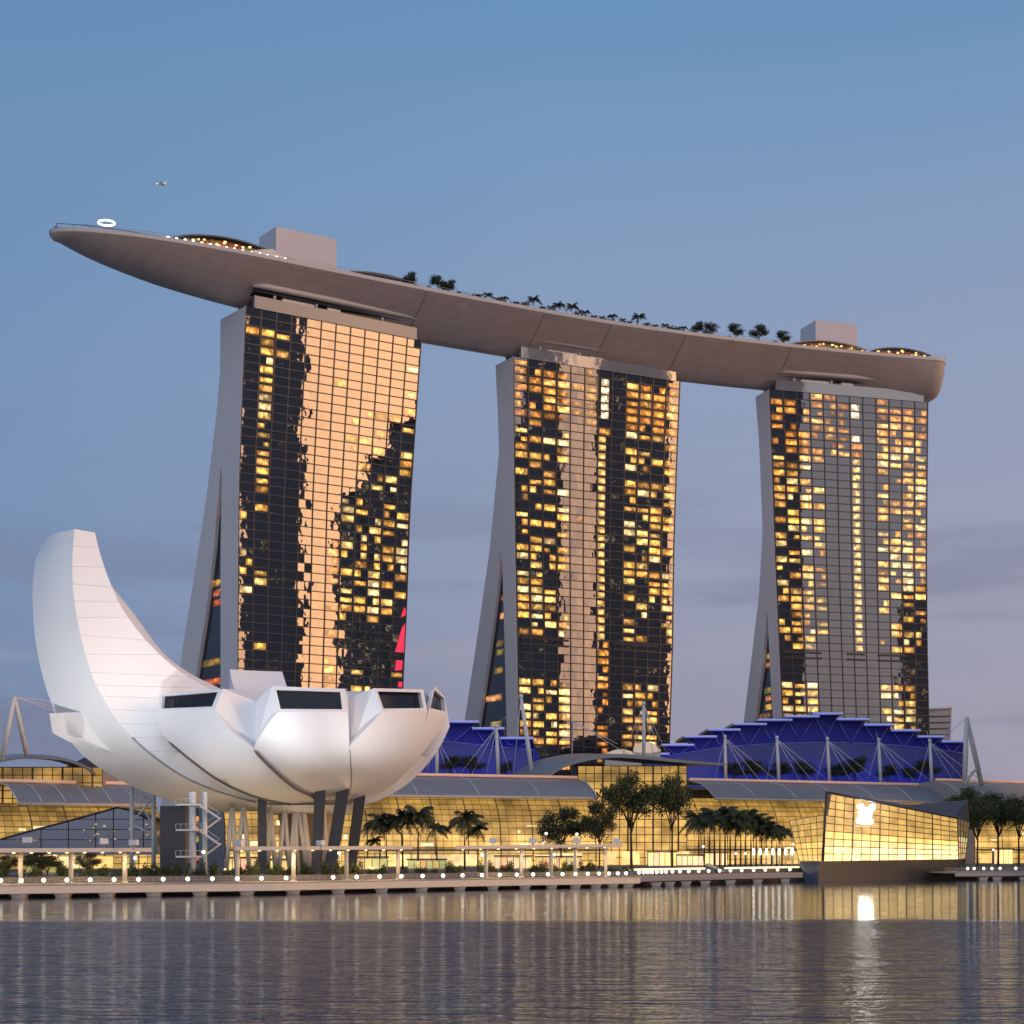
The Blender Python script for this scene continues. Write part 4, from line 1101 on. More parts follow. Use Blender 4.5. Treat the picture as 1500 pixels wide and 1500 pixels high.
# ------------------------------------------------------------------ shopping mall
GOLD = [(.66, .36, .07), (.72, .40, .09), (.60, .31, .05), (.84, .50, .15), (.50, .265, .042)]
def mall_seg(label, pxa, Ya, pxb, Yb, eave=24.5, ztop=31.5, roofpx=None, pane=2.6, bright=1.0, shops=True, rows=12, vary=.10, roofm=None, depth=20, roofrange=(0, 1), zb=3.4):
    A, Bp = PX(pxa, Ya, 0), PX(pxb, Yb, 0); u = (Bp-A).normalized(); v = V(-u.y, u.x, 0); Lm = (Bp-A).length
    r = thing('mall_wing', label, 'shopping mall', (A.x, A.y, zb))
    h = eave-zb
    prof = [(0, zb), (0, zb+h*.18), (.15, zb+h*.36), (.7, zb+h*.55), (1.8, zb+h*.73), (3.6, zb+h*.88), (5.6, eave)]
    pc = smooth_curve([V(d, z, 0) for d, z in prof], 4)
    n = max(3, int(Lm/pane)); gl = MB(); mu = MB()
    lv = [pc[int(i*(len(pc)-1)/rows)] for i in range(rows+1)]
    for i in range(n):
        for j in range(rows):
            a, b = A+u*(Lm*i/n), A+u*(Lm*(i+1)/n); q0, q1 = lv[j], lv[j+1]
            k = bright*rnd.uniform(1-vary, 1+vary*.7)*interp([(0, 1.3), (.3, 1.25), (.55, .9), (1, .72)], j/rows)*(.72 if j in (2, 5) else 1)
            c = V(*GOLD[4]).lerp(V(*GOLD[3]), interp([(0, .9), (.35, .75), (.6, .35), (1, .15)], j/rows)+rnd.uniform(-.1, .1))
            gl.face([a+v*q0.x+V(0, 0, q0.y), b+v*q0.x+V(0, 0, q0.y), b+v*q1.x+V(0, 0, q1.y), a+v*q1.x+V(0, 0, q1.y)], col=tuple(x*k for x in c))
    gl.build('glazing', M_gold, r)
    for i in range(n+1):
        a = A+u*(Lm*i/n); w = .11 if i % 4 else .30
        mu.tube([a+v*(q.x-.12)+V(0, 0, q.y) for q in pc[::2]], w*.6, 4, smooth=False)
    for j in range(rows+1):
        q = lv[j]; mu.tube([A+v*(q.x-.1)+V(0, 0, q.y), Bp+v*(q.x-.1)+V(0, 0, q.y)], .085, 4, smooth=False)
    mu.build('mullion_grid', mat('bronze_mullion', (.09, .06, .03), .5) if 'bronze_mullion' not in MATS else MATS['bronze_mullion'], r)
    for _ in range(14):
        x = rnd.uniform(.03, .95)*Lm; q = lv[rnd.choice((2, 3, 4, 5, 6))]; w = rnd.uniform(.8, 4.5); a = A+u*x+v*(q.x-.09)+V(0, 0, q.y+.5); hh_ = rnd.choice((.3, .35, .7, 1.3)); kk = rnd.uniform(1.0, 2.2)
        m = MB(); m.face([a, a+u*w, a+u*w+V(0, 0, hh_), a+V(0, 0, hh_)], col=(1*kk, .74*kk, .40*kk)); m.build('interior_light', M_goldp, r)
    # barrel roof band
    rp = [(4.4, eave-.6), (4.6, eave+.5), (8, eave+(ztop-eave)*.45), (12.5, eave+(ztop-eave)*.80), (depth, ztop), (depth+12, ztop-1)]
    f0, f1 = roofrange; mb = MB(); rr_ = []
    a0, a1 = A+u*(Lm*f0), A+u*(Lm*f1); steps = 12
    for k in range(steps+1):
        p = a0.lerp(a1, k/steps); rr_.append([p+v*d+V(0, 0, z) for d, z in rp])
    mb.grid(rr_, smooth=False); mb.build('roof', roofm or M_greyroof, r)
    for k in range(steps+1):
        sm = MB()
        p = a0.lerp(a1, k/steps)
        if k % 2 == 0: sm.tube([p+v*(d-.05)+V(0, 0, z+.1) for d, z in rp[1:5]], .16, 4); sm.build('roof_rib', M_white2, r)
    tr = MB(); tr.tube([a0+v*4.3+V(0, 0, eave-.2), a1+v*4.3+V(0, 0, eave-.2)], .35, 6); tr.build('eave_trim', M_fascia, r)
    tr = MB(); tr.tube([a0+v*(depth-1)+V(0, 0, ztop+.5), a1+v*(depth-1)+V(0, 0, ztop+.5)], .5, 6); tr.build('ridge_light', mat('ridge_light_strip', (.8, .5, .35), .5, emit=(1, .55, .36), estr=.20) if 'ridge_light_strip' not in MATS else MATS['ridge_light_strip'], r)
    # end walls close the barrel
    for p, s in ((A, 1), (Bp, -1)):
        e = MB(); e.face([p+v*q.x+V(0, 0, q.y) for q in pc]+[p+v*d+V(0, 0, z) for d, z in rp[2:]]+[p+v*(depth+12)+V(0, 0, zb)]); e.build('end_wall', M_far, r)
    if shops:
        k = 0; x = 2.0
        while x < Lm-6:
            w = rnd.uniform(4, 9)
            if rnd.random() < .72:
                s = MB(); a, b = A+u*x-v*.5, A+u*min(x+w, Lm-1)-v*.5; hgt = rnd.uniform(3.0, 4.0); kk = rnd.uniform(.8, 1.9)
                s.face([a+V(0, 0, zb+.3), b+V(0, 0, zb+.3), b+V(0, 0, zb+hgt), a+V(0, 0, zb+hgt)], col=tuple(c*kk for c in rnd.choice(((1, .66, .26), (1, .72, .34), (.9, .5, .16)))))
                s.build('shop_window', M_goldp, r)
            x += w+rnd.uniform(.6, 2.2)
        aw = MB(); aw.prism([A+V(0, 0, zb+4.6)-v*3.5, Bp+V(0, 0, zb+4.6)-v*3.5, Bp+V(0, 0, zb+4.9)-v*.1, A+V(0, 0, zb+4.9)-v*.1], (0, 0, .4)); aw.build('awning', M_darkroof, r)
    return r, A, u, v, Lm
mall_seg('golden glass mall wing with grey barrel roof to the right of the museum bowl', 330, 494, 884, 540, 24.2, 30.6)
mall_seg('golden glass mall wing with long grey barrel roof behind the glass pavilion', 988, 582, 1402, 640, 25.6, 32.0, roofrange=(.155, 1))
mall_seg('golden glass mall wing behind the dark sloping pavilion under the tall petal', -60, 440, 240, 470, 20.2, 26.0, pane=2.3, bright=.78, roofrange=(.30, 1), vary=.30)
mall_seg('golden mall end wing with ribbed beige roof by the tripod mast at the far end', 1428, 632, 1640, 672, 25.0, 33.5, roofm=mat('beige_roof', (.42, .33, .27), .55), pane=3.4)
# atrium hall in the middle, with arched canopy roof
def hall(label, pxa, pxb, Y, ytop, roofpts, zb=3.4, back=26, rows=13, bright=1.0, thick=1.2, ya=None):
    r = thing('mall_atrium', label, 'shopping mall', PX(pxa, Y, zb)); gl = MB(); mu = MB()
    n = int((pxb-pxa)/F*Y/2.5); zt = zat(ytop, Y)
    for i in range(n):
        for j in range(rows):
            a, b = PX(pxa+(pxb-pxa)*i/n, Y, 0), PX(pxa+(pxb-pxa)*(i+1)/n, Y, 0); z0, z1 = zb+(zt-zb)*j/rows, zb+(zt-zb)*(j+1)/rows
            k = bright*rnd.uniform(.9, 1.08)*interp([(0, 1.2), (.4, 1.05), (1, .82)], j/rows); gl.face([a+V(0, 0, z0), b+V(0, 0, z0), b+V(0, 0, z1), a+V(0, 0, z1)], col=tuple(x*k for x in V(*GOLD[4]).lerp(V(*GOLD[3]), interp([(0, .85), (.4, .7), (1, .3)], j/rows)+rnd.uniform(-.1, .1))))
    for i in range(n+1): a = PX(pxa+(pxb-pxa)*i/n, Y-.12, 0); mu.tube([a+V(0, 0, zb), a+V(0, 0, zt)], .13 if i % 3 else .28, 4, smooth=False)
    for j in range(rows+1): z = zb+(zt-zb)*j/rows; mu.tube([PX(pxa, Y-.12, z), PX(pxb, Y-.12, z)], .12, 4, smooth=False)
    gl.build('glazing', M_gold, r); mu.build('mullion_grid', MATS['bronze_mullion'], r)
    m = MB(); cv = smooth_curve([P(x, y, Y-5) for x, y in roofpts], 6)
    rows_ = [[p, p+V(0, 0, thick*(.35+.65*math.sin(PI*i/(len(cv)-1)))), p+V(-back*.4, back, thick+1.5), p+V(-back*.4, back, 1.0)] for i, p in enumerate(cv)]
    m.grid(rows_, smooth=False, close=True); m.build('roof', M_greyroof, r)
    s = MB(); s.prism([PX(pxa, Y+.3, zb), PX(pxb, Y+.3, zb), PX(pxb, Y+.3, zt), PX(pxa, Y+.3, zt)], (0, back, 0)); s.build('side_wall', M_far, r)
    sh = MB(); x = pxa+6
    while x < pxb-16:
        w = rnd.uniform(10, 26); kk = rnd.uniform(.9, 1.9)
        sh = MB(); sh.face([PX(x, Y-.6, zb+.3), PX(x+w, Y-.6, zb+.3), PX(x+w, Y-.6, zb+4.4), PX(x, Y-.6, zb+4.4)], col=tuple(c*kk for c in rnd.choice(((1, .66, .26), (1, .74, .36)))))
        sh.build('shop_window', M_goldp, r); x += w+rnd.uniform(4, 10)
    return r
hall('golden glass atrium hall under the grey arched canopy between the two barrel roofs', 846, 1006, 560, 1122, [(800, 1141), (822, 1127), (850, 1117), (895, 1110), (945, 1112), (1000, 1117), (1066, 1121)])
hall('dim golden glass hall with arched grey canopy at the left edge behind the A-frame mast', -40, 150, 476, 1124, [(-60, 1128), (-10, 1119), (30, 1112), (70, 1112), (100, 1116), (130, 1127), (142, 1137)], bright=.7, back=20, thick=.9)
m = MB(); a = [P(95, 1124, 500), P(131, 1106, 500), P(160, 1130, 500), P(150, 1140, 500), P(120, 1134, 500)]
m.prism(a, (0, 14, 0)); tag(m.build('black_roof', M_darkroof), 'black pitched roof showing between the arched canopy and the tall petal', 'roof')
# pale shell roofs
for px0, px1, yb, yt, lab in ((886, 940, 1112, 1096, 'lower pale lit shell roof above the atrium canopy'), (928, 968, 1101, 1085, 'upper pale lit shell roof above the atrium canopy')):
    Y = 640; r = thing('shell_roof', lab, 'shell roof', PX((px0+px1)/2, Y, zat(yb, Y))); m = MB(); rows = []
    for i in range(11):
        t = i/10; x = px0+(px1-px0)*t; hgt = (yb-yt)/F*Y*math.sin(PI*min(1, .15+t*.8))**.8
        rows.append([PX(x, Y+k*6, zat(yb, Y)+hgt*(1-(k/2-.5)**2*1.2)) for k in range(-1, 4)])
    m.grid(rows); m.build('shell', mat('lit_shell', (.75, .62, .48), .5, emit=(1, .7, .42), estr=.30) if 'lit_shell' not in MATS else MATS['lit_shell'], r)
    m = MB(); m.grid([[PX(px0+(px1-px0)*i/10, Y-6, zat(yb, Y)-3), rows[i][0]] for i in range(11)], smooth=False); m.build('drum_wall', M_fascia, r)

# ------------------------------------------------------------------ blue halls
def blue_light(p, tgt, power, sx, sy, parent):
    ld = bpy.data.lights.new('blue_wash', 'AREA'); ld.shape = 'RECTANGLE'; ld.size = sx; ld.size_y = sy; ld.energy = power; ld.color = (.0, .06, 1)
    o = bpy.data.objects.new('blue_wash', ld); COL.objects.link(o); o.parent = parent; o.location = Vector(p)-parent_org(parent)
    o.rotation_euler = (Vector(tgt)-Vector(p)).to_track_quat('-Z', 'Y').to_euler()
def blue_hall(label, bays, Y, ybot, arc, masts, wash, lights):
    r = thing('blue_hall', label, 'hall', PX((bays[0][0]+bays[-1][1])/2, Y, zat(ybot, Y)))
    zb = zat(ybot, Y)
    for i, (x0, x1, yt) in enumerate(bays):
        zt = zat(yt, Y); m = MB(); off = .4*i if i <= len(bays)//2 else .4*(len(bays)-i)
        xe0 = x0 if i == 0 else (x0+bays[i-1][1])/2; xe1 = x1 if i == len(bays)-1 else (x1+bays[i+1][0])/2
        # bay: vertical back wall in two tones (glass below the bowed line, panel above)
        ya0, ya1 = arc(xe0), arc(xe1)
        a0, a1 = PX(xe0, Y+3, 0), PX(xe1, Y+3, 0)
        m.face([a0+V(0, 0, zat(ya0, Y)), a1+V(0, 0, zat(ya1, Y)), a1+V(0, 0, zt-.3), a0+V(0, 0, zt-.3)], 0)
        m.face([a0+V(0, 0, zb-3), a1+V(0, 0, zb-3), a1+V(0, 0, zat(ya1, Y)), a0+V(0, 0, zat(ya0, Y))], 1)
        b = m.build('bay', [M_blue, M_blueglass], r)
        m = MB(); p0, p1 = PX(x0, Y, zt), PX(x1, Y, zt)
        m.hexa([p0+V(0, -2-off, -.9), p1+V(0, -2-off, -.9), p1+V(0, 30, -.9), p0+V(0, 30, -.9), p0+V(0, -2-off, 0), p1+V(0, -2-off, 0), p1+V(0, 30, 0), p0+V(0, 30, 0)]); m.build('roof_slab', M_greyroof, b)
        m = MB(); m.tube([p0+V(0, -2.3-off, -.4), p1+V(0, -2.3-off, -.4)], .42, 6); m.build('led_edge', M_ledblue, b)
        m = MB(); mid = PX((x0+x1)/2, Y+2.2, zat(min(arc((x0+x1)/2)+2, yt+36), Y)); m.tube([PX(x0+6, Y+.5, zt-1), mid], .16, 5); m.tube([PX(x1-6, Y+.5, zt-1), mid], .16, 5); m.build('truss', M_blueline, b)
    x0, x1 = bays[0][0], bays[-1][1]
    m = MB(); m.tube([PX(x0+(x1-x0)*k/30, Y+2.8, zat(arc(x0+(x1-x0)*k/30), Y)) for k in range(31)], .22, 5); m.build('bowed_beam', M_blueline, r)
    m = MB(); n = 26
    for k in range(n+1):
        x = x0+(x1-x0)*k/n; m.tube([PX(x, Y+2.85, zb-3), PX(x, Y+2.85, zat(arc(x), Y))], .06, 4)
    m.build('glazing_bars', M_blueline, r)
    m = MB(); m.prism([PX(x0, Y-7, zb-3.2), PX(x1, Y-7, zb-3.2), PX(x1, Y+3, zb-3.2), PX(x0, Y+3, zb-3.2)], (0, 0, 1.2)); m.build('terrace_slab', M_darkroof, r)
    m = MB(); m.prism([PX(x0, Y+3.2, 3.4), PX(x1, Y+3.2, 3.4), PX(x1, Y+3.2, zb-2), PX(x0, Y+3.2, zb-2)], (0, 30, 0)); m.build('lower_storeys', M_darkroof, r)
    for (px, pw, sx) in lights:
        blue_light(PX(px, Y-5.5, zb-.5), PX(px, Y+3, zb+13), pw, sx, 1.2, r)
    return r
RB = [(945, 980, 1103), (968, 1016, 1090), (1000, 1049, 1078), (1035, 1083, 1068), (1072, 1121, 1060), (1108, 1158, 1054), (1147, 1197, 1049), (1188, 1232, 1045), (1223, 1270, 1053), (1263, 1307, 1061), (1303, 1345, 1069), (1342, 1382, 1078), (1377, 1414, 1085)]
def arcR(x): return 1145-58*max(0, 1-((x-1205)/300)**2)**.5 if abs(x-1205) < 300 else 1145
blue_hall('long blue lit hall with stepped fan roof in front of the last tower', RB, 668, 1146, arcR, None, None, [(px, 900, 26) for px in (960, 1030, 1100, 1170, 1240, 1310, 1380)])
LB = [(590, 640, 1048), (622, 702, 1056), (692, 739, 1066), (733, 781, 1080)]
def arcL(x): return 1084+(x-640)*.10
blue_hall('small blue lit hall with stepped roof between the museum and the middle tower', LB, 592, 1137, arcL, None, None, [(px, 760, 22) for px in (620, 690, 755)])
m = MB(); Y = 592
m.prism([P(779, 1085, Y+3), P(801, 1133, Y+3), P(801, 1140, Y+3), P(779, 1140, Y+3)], (0, 10, 0)); tag(m.build('blue_end_wall', M_blue), 'sloping blue end wall of the small stepped hall', 'wall')
# masts with stay cables
def mast(px, ytop, ybot, Y, rad, stays, label, group=None, lean=0, Y2=None, head=False):
    b, t = P(px, ybot, Y), P(px+lean, ytop, Y); r = thing('cable_mast', label, 'mast', b, group)
    m = MB(); m.tube([b, b.lerp(t, .5), t], [rad, rad*1.05, rad*.7], 10); m.build('post', M_white2, r)
    m = MB(); m.sphere(t, rad*1.2, 8); m.build('cap', M_white2, r)
    for (sx, sy, sY) in stays:
        m = MB(); m.tube([t+V(0, 0, -.5), P(sx, sy, sY)], .11, 5); m.build('cable', M_white2, r)
    return r
for px in (1062, 1138, 1212, 1287, 1362):
    dx = 3 if px > 1100 else 1
    mast(px+dx, 1079+(px-1062)*.02, 1146, 652, .62, [(px+34, 1144, 655), (px+52, 1144, 655), (px+75, 1143, 655), (px-16, 1144, 655), (px-4, 1072, 664)], 'white post with slanting stay cables in front of the long blue hall', 'cable posts before the long blue hall', lean=-dx)
mast(640, 1079, 1136, 580, .6, [(655, 1133, 583), (668, 1133, 583), (625, 1133, 583)], 'white post at the museum side of the small blue hall')
mast(730, 1064, 1137, 580, .62, [(748, 1136, 583), (690, 1136, 583), (672, 1136, 583), (712, 1136, 583)], 'white post mid way along the small blue hall', lean=-3)
mast(780, 1020, 1138, 572, .7, [(728, 1066, 583), (752, 1136, 575)], 'tall leaning white post at the right end of the small blue hall', lean=-17)
mast(943, 1031, 1110, 612, .62, [(912, 1106, 616), (925, 1108, 616), (958, 1108, 616), (968, 1108, 616), (978, 1106, 616)], 'tall white post rising between the two blue halls with fanned cables')
m_ = mast(838, 1056, 1058, 612, .3, [], 'short lit spar end in front of the middle tower with two long cables')
for (sx, sy) in ((905, 1090), (925, 1108)):
    m = MB(); m.tube([P(838, 1056, 612), P(sx, sy, 616)], .12, 5); m.build('cable', M_white2, m_)
m = MB(); m.tube([P(838, 1056, 612), P(838, 1140, 612)], .3, 6); m.build('spar', M_steel, m_)
def aframe(apex, legs, Y, rad, label, stays):
    t = P(*apex, Y); r = thing('tripod_mast', label, 'mast', P(*legs[0], Y))
    for k, (x, y) in enumerate(legs):
        b = P(x, y, Y+(0 if k == 0 else 7)); m = MB(); m.tube([b, b.lerp(t, .5), t], [rad, rad*1.1, rad*.8], 10); m.build('leg', M_white2, r)
    for (sx, sy, sY) in stays:
        m = MB(); m.tube([t, P(sx, sy, sY)], .1, 5); m.build('cable', M_white2, r)
aframe((1416, 1051), ((1413, 1148), (1438, 1150)), 640, .85, 'tall white two-legged mast at the right end of the long blue hall', [(1377, 1086, 664)])
aframe((21, 1021), ((3, 1112), (39, 1106)), 462, .62, 'white two-legged mast at the left edge beyond the tall petal', [(-30, 1042, 470), (-10, 1120, 470), (140, 1035, 520), (140, 1052, 520), (160, 1070, 520)])
m = MB(); r = thing('arched_rib', 'pale arched rib at the foot of the two-legged right mast', 'arch', P(1413, 1150, 640))
m.tube([P(1413+25*math.sin(k/12*PI/2), 1150-22*math.sin(k/12*PI), 638+k*.4) for k in range(13)], .5, 6); m.build('rib', M_fascia, r)
# terrace trees against the blue glass
for px, w in ((1075, 1.0), (1105, 1.1), (1142, 1.0), (1178, 1.05), (1225, .95), (1252, 1.2), (1300, .9), (1332, .8), (1358, 1.1), (660, .9), (690, .9), (740, .7)):
    Y = 661 if px > 900 else 585
    put('roof_tree', PX(px, Y, zat(1146 if px > 900 else 1136, Y)-2.2), 'small dark tree on the terrace against the lower blue glass', 'small trees on the blue hall terraces', (w*1.5, w*1.5, w*1.35))
# distant tower
m = MB(); Y = 1150; r = thing('far_tower', 'pale distant tower with a flared top peeping out right of the last hotel tower', 'building', PX(1378, Y, 3.4))
m.hexa([PX(1352, Y, 3.4), PX(1386, Y, 3.4), PX(1386, Y+30, 3.4), PX(1352, Y+30, 3.4), P(1350, 1041, Y), P(1394, 1037, Y), P(1394, 1037, Y)+V(0, 30, 0), P(1350, 1041, Y)+V(0, 30, 0)]); m.build('shaft', M_far, r)
m = MB()
for k in range(9): y = 1050+k*9; m.tube([P(1352, y, Y-.3), P(1392-k*.8, y-1, Y-.3)], .35, 4)
m.build('floor_lines', M_mull, r)
m = MB(); m.tube([P(1350, 1040, Y-.5), P(1395, 1036, Y-.5)], .8, 6); m.build('cornice', M_rim, r)

# ------------------------------------------------------------------ dark sloping pavilion on the left
Y = 412; r = thing('dark_pavilion', 'dark sloping glass pavilion with faint lights at left below the gold mall', 'pavilion', PX(110, Y, 3.4))
pts = [(-40, 1230), (2, 1229), (38, 1219), (110, 1200), (172, 1183), (186, 1186), (228, 1204), (232, 1252), (-40, 1252)]
m = MB(); m.prism([P(x, y, Y) for x, y in pts[::-1]], (0, 18, 0)); m.build('glass_shell', M_tri, r)
m = MB()
for i in range(1, 6): m.tube([P(*pts[i], Y-.15), P(*pts[i+1], Y-.15)], .22, 5)
for x in (60, 100, 140, 166, 190, 210): m.tube([P(x, 1250, Y-.1), P(x, interp([(p[0], p[1]) for p in pts[:7]], x), Y-.1)], .1, 4)
for y in (1200, 1215, 1230): m.tube([P(interp([(1183, 172), (1230, 0)], y), y, Y-.1), P(228, y, Y-.1)], .08, 4)
m.build('frame', M_col, r)
m = MB()
for k in range(26):
    x, y = rnd.choice(((rnd.uniform(165, 226), rnd.uniform(1195, 1245)), (rnd.uniform(20, 70), 1232), (rnd.uniform(120, 160), rnd.uniform(1205, 1235)))); p = P(x, y, Y-.2)
    w = rnd.uniform(.2, .8); k2 = rnd.uniform(.15, .8); m.face([p, p+V(w, 0, 0), p+V(w, 0, .35), p+V(0, 0, .35)], col=(1*k2, .7*k2, .35*k2))
tag(m.build('interior_lights', M_goldp, r), kind='stuff')

# ------------------------------------------------------------------ glass pavilion on the water
Yp0, Yp1 = 470.0, 497.0
pv = thing('crystal_pavilion', 'faceted gold glass pavilion standing on a dark base in the water', 'pavilion', PX(1300, 484, 0))
def pp(px, py, dy=0):   # point on the slanting front plane
    t = (px-1200)/(1404-1200); Y = Yp0+(Yp1-Yp0)*t+dy; return P(px, py, Y)
def quad_grid(c00, c10, c11, c01, nx, ny, name, colf, parent, mw=.12, big=None):
    gl = MB(); mu = MB(); nrm = (c10-c00).cross(c01-c00).normalized()
    if nrm.y > 0: nrm = -nrm
    def Q(a, b): return c00.lerp(c10, a).lerp(c01.lerp(c11, a), b)
    for i in range(nx):
        for j in range(ny):
            gl.face([Q(i/nx, j/ny), Q((i+1)/nx, j/ny), Q((i+1)/nx, (j+1)/ny), Q(i/nx, (j+1)/ny)], col=colf(i/nx, j/ny))
    for i in range(nx+1): mu.tube([Q(i/nx, 0)+nrm*.1, Q(i/nx, 1)+nrm*.1], mw*(2 if big and i % big == 0 else 1), 4, smooth=False)
    for j in range(ny+1): mu.tube([Q(0, j/ny)+nrm*.1, Q(1, j/ny)+nrm*.1], mw, 4, smooth=False)
    g = gl.build(name, M_goldp, parent); mu.build('mullion_grid', MATS['bronze_mullion'], g)
    return Q, nrm
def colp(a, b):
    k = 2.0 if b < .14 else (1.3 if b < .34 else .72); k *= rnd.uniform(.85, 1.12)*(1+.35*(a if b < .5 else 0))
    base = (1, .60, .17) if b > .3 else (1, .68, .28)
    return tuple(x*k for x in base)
c = [pp(1206, 1262), pp(1404, 1259), pp(1402, 1199), pp(1211, 1161)]
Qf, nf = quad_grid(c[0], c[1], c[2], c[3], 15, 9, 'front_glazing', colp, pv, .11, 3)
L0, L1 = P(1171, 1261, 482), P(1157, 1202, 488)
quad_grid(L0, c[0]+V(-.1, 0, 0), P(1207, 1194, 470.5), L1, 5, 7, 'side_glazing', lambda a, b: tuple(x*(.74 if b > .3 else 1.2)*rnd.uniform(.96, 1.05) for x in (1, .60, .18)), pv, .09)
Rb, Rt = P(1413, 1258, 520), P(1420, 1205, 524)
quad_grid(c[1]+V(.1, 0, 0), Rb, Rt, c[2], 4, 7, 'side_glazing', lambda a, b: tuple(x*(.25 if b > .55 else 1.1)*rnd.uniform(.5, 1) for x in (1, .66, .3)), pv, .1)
# dark framing along the tall prow edge and the roof facets
m = MB(); m.prism([pp(1207, 1194, -.3), pp(1213, 1194, -.3), pp(1218, 1163, -.3), pp(1210, 1160, -.3)], (0, .3, 0)); m.tube([pp(1205, 1261, -.2), pp(1211, 1160, -.2)], .35, 6)
m.tube([c[3]+V(0, -.2, .1), pp(1300, 1178, -.2), c[2]+V(0, -.2, .1)], .35, 6); m.build('edge_frame', M_col, pv)
m = MB(); ap = P(1418, 1172, 520); a2 = P(1330, 1183, 505)
m.face([pp(1318, 1181, .2), c[2]+V(0, .2, .1), P(1408, 1196, 505), ap]); m.face([c[2]+V(0, .3, .1), Rt, ap]); m.face([pp(1318, 1181, .2), ap, P(1340, 1178, 530)])
m.face([c[3], pp(1318, 1181, .2), P(1340, 1180, 530), P(1240, 1185, 520)]); m.face([L1, P(1207, 1194, 470.5), P(1232, 1195, 520)])
m.build('roof_facet', M_darkroof, pv)
# hull-like base
m = MB(); b = [P(1180, 1291, 472), P(1198, 1291.4, 469), P(1398, 1288, 500), P(1404, 1284, 520), P(1190, 1286, 500)]
b = [V(p.x, p.y, -1.0) for p in b]; t = [P(1171, 1262, 482), P(1200, 1262, 468.8), P(1407, 1260, 497), P(1416, 1259, 522), P(1190, 1262, 510)]
np_ = (b[2]-b[1]).cross(t[1]-b[1]); dv = V((1407-750)/F, 1, (HY-1260)/F); t[2] = V(0, 0, H)+dv*((b[1]-V(0, 0, H)).dot(np_)/dv.dot(np_))
for i, mi in ((0, 1), (1, 0), (2, 0), (3, 0), (4, 0)):
    j = (i+1) % 5; m.face([b[i], b[j], t[j], t[i]], mi)
m.face(t); m.build('base', [M_pavbase, M_pavbase2], pv)
# the glowing L and V monogram on the front glass, in white tube letters
m = MB()
def stroke(pts, w):
    for (x0, y0), (x1, y1) in zip(pts, pts[1:]):
        a, b = pp(x0, y0, -.9), pp(x1, y1, -.9); m.tube([a, b], w, 8)
        m.sphere(a, w, 8); m.sphere(b, w, 8)
stroke([(1261, 1181), (1270, 1199), (1279, 1181)], .66)
stroke([(1266, 1186), (1260.5, 1203), (1276, 1203)], .66)
stroke([(1266, 1190), (1270, 1199), (1274, 1190)], .62)
m.build('monogram', mat('white_neon', (.9, .9, .9), .4, emit=(1, .95, .80), estr=38), pv)
ld = bpy.data.lights.new('pavilion_light', 'AREA'); ld.size = 12; ld.energy = 2500; ld.color = (1, .75, .4)
# gangway to the quay
m = MB(); m.prism([P(1396, 1276, 505), P(1420, 1270, 505), P(1420, 1272, 505), P(1392, 1282, 505)], (0, 3, 0)); m.tube([P(1400, 1263, 505), P(1424, 1280, 505)], .15, 5); m.tube([P(1404, 1285, 505), P(1424, 1268, 505)], .15, 5)
tag(m.build('gangway', M_steel), 'dark steel gangway and struts at the right side of the glass pavilion', 'gangway')

# ------------------------------------------------------------------ promenade canopies
def canopy(label, pxa, pxb, ytop, cols, back=12):
    r = thing('walkway_canopy', label, 'canopy', PX((pxa+pxb)/2, WY((pxa+pxb)/2)+back, 2.25)); m = MB()
    n = 10
    for i in range(n):
        xa, xb = pxa+(pxb-pxa)*i/n, pxa+(pxb-pxa)*(i+1)/n; Ya, Yb = WY(xa)+back, WY(xb)+back
        za, zb = zat(interp(ytop, xa), Ya), zat(interp(ytop, xb), Yb)
        m.hexa([PX(xa, Ya-1.8, za-.75), PX(xb, Yb-1.8, zb-.75), PX(xb, Yb+2.5, zb-.75), PX(xa, Ya+2.5, za-.75), PX(xa, Ya-1.8, za), PX(xb, Yb-1.8, zb), PX(xb, Yb+2.5, zb), PX(xa, Ya+2.5, za)])
    m.build('roof', M_fascia, r)
    for px in cols:
        Yc = WY(px)+back; m = MB(); m.tube([PX(px, Yc, 2.2), PX(px, Yc, zat(interp(ytop, px), Yc)-.7)], .42, 10); m.tube([PX(px, Yc, 2.2), PX(px, Yc, 2.5)], .6, 10); m.build('column', M_fascia, r)
    m = MB()
    for k in range(int((pxb-pxa)/26)):
        px = pxa+10+k*26; Yc = WY(px)+back; m.box(tuple(PX(px, Yc-1.4, zat(interp(ytop, px), Yc)-.85)), (.5, .3, .2))
    m.build('downlights', M_glow, r)
    for f in (.25, .75):
        px = pxa+(pxb-pxa)*f; Yc = WY(px)+back; ld = bpy.data.lights.new('canopy_light', 'AREA'); ld.shape = 'RECTANGLE'; ld.size = (pxb-pxa)*.45/F*Yc; ld.size_y = .8; ld.energy = 1500; ld.color = (1, .70, .36)
        lo = bpy.data.objects.new('canopy_light', ld); COL.objects.link(lo); lo.parent = r; lo.location = PX(px, Yc, zat(interp(ytop, px), Yc)-.95)-parent_org(r)
canopy('pale flat walkway canopy at the left edge of the promenade', -120, 222, [(-120, 1243), (222, 1242)], (-45, 30, 104, 183))
canopy('pale flat walkway canopy in front of the museum columns', 344, 604, [(344, 1240), (604, 1239)], (347.5, 430, 507.5, 583))
canopy('pale flat walkway canopy before the palms and atrium', 668, 912, [(668, 1239), (912, 1236)], (712, 764, 807.5, 842.5, 887))
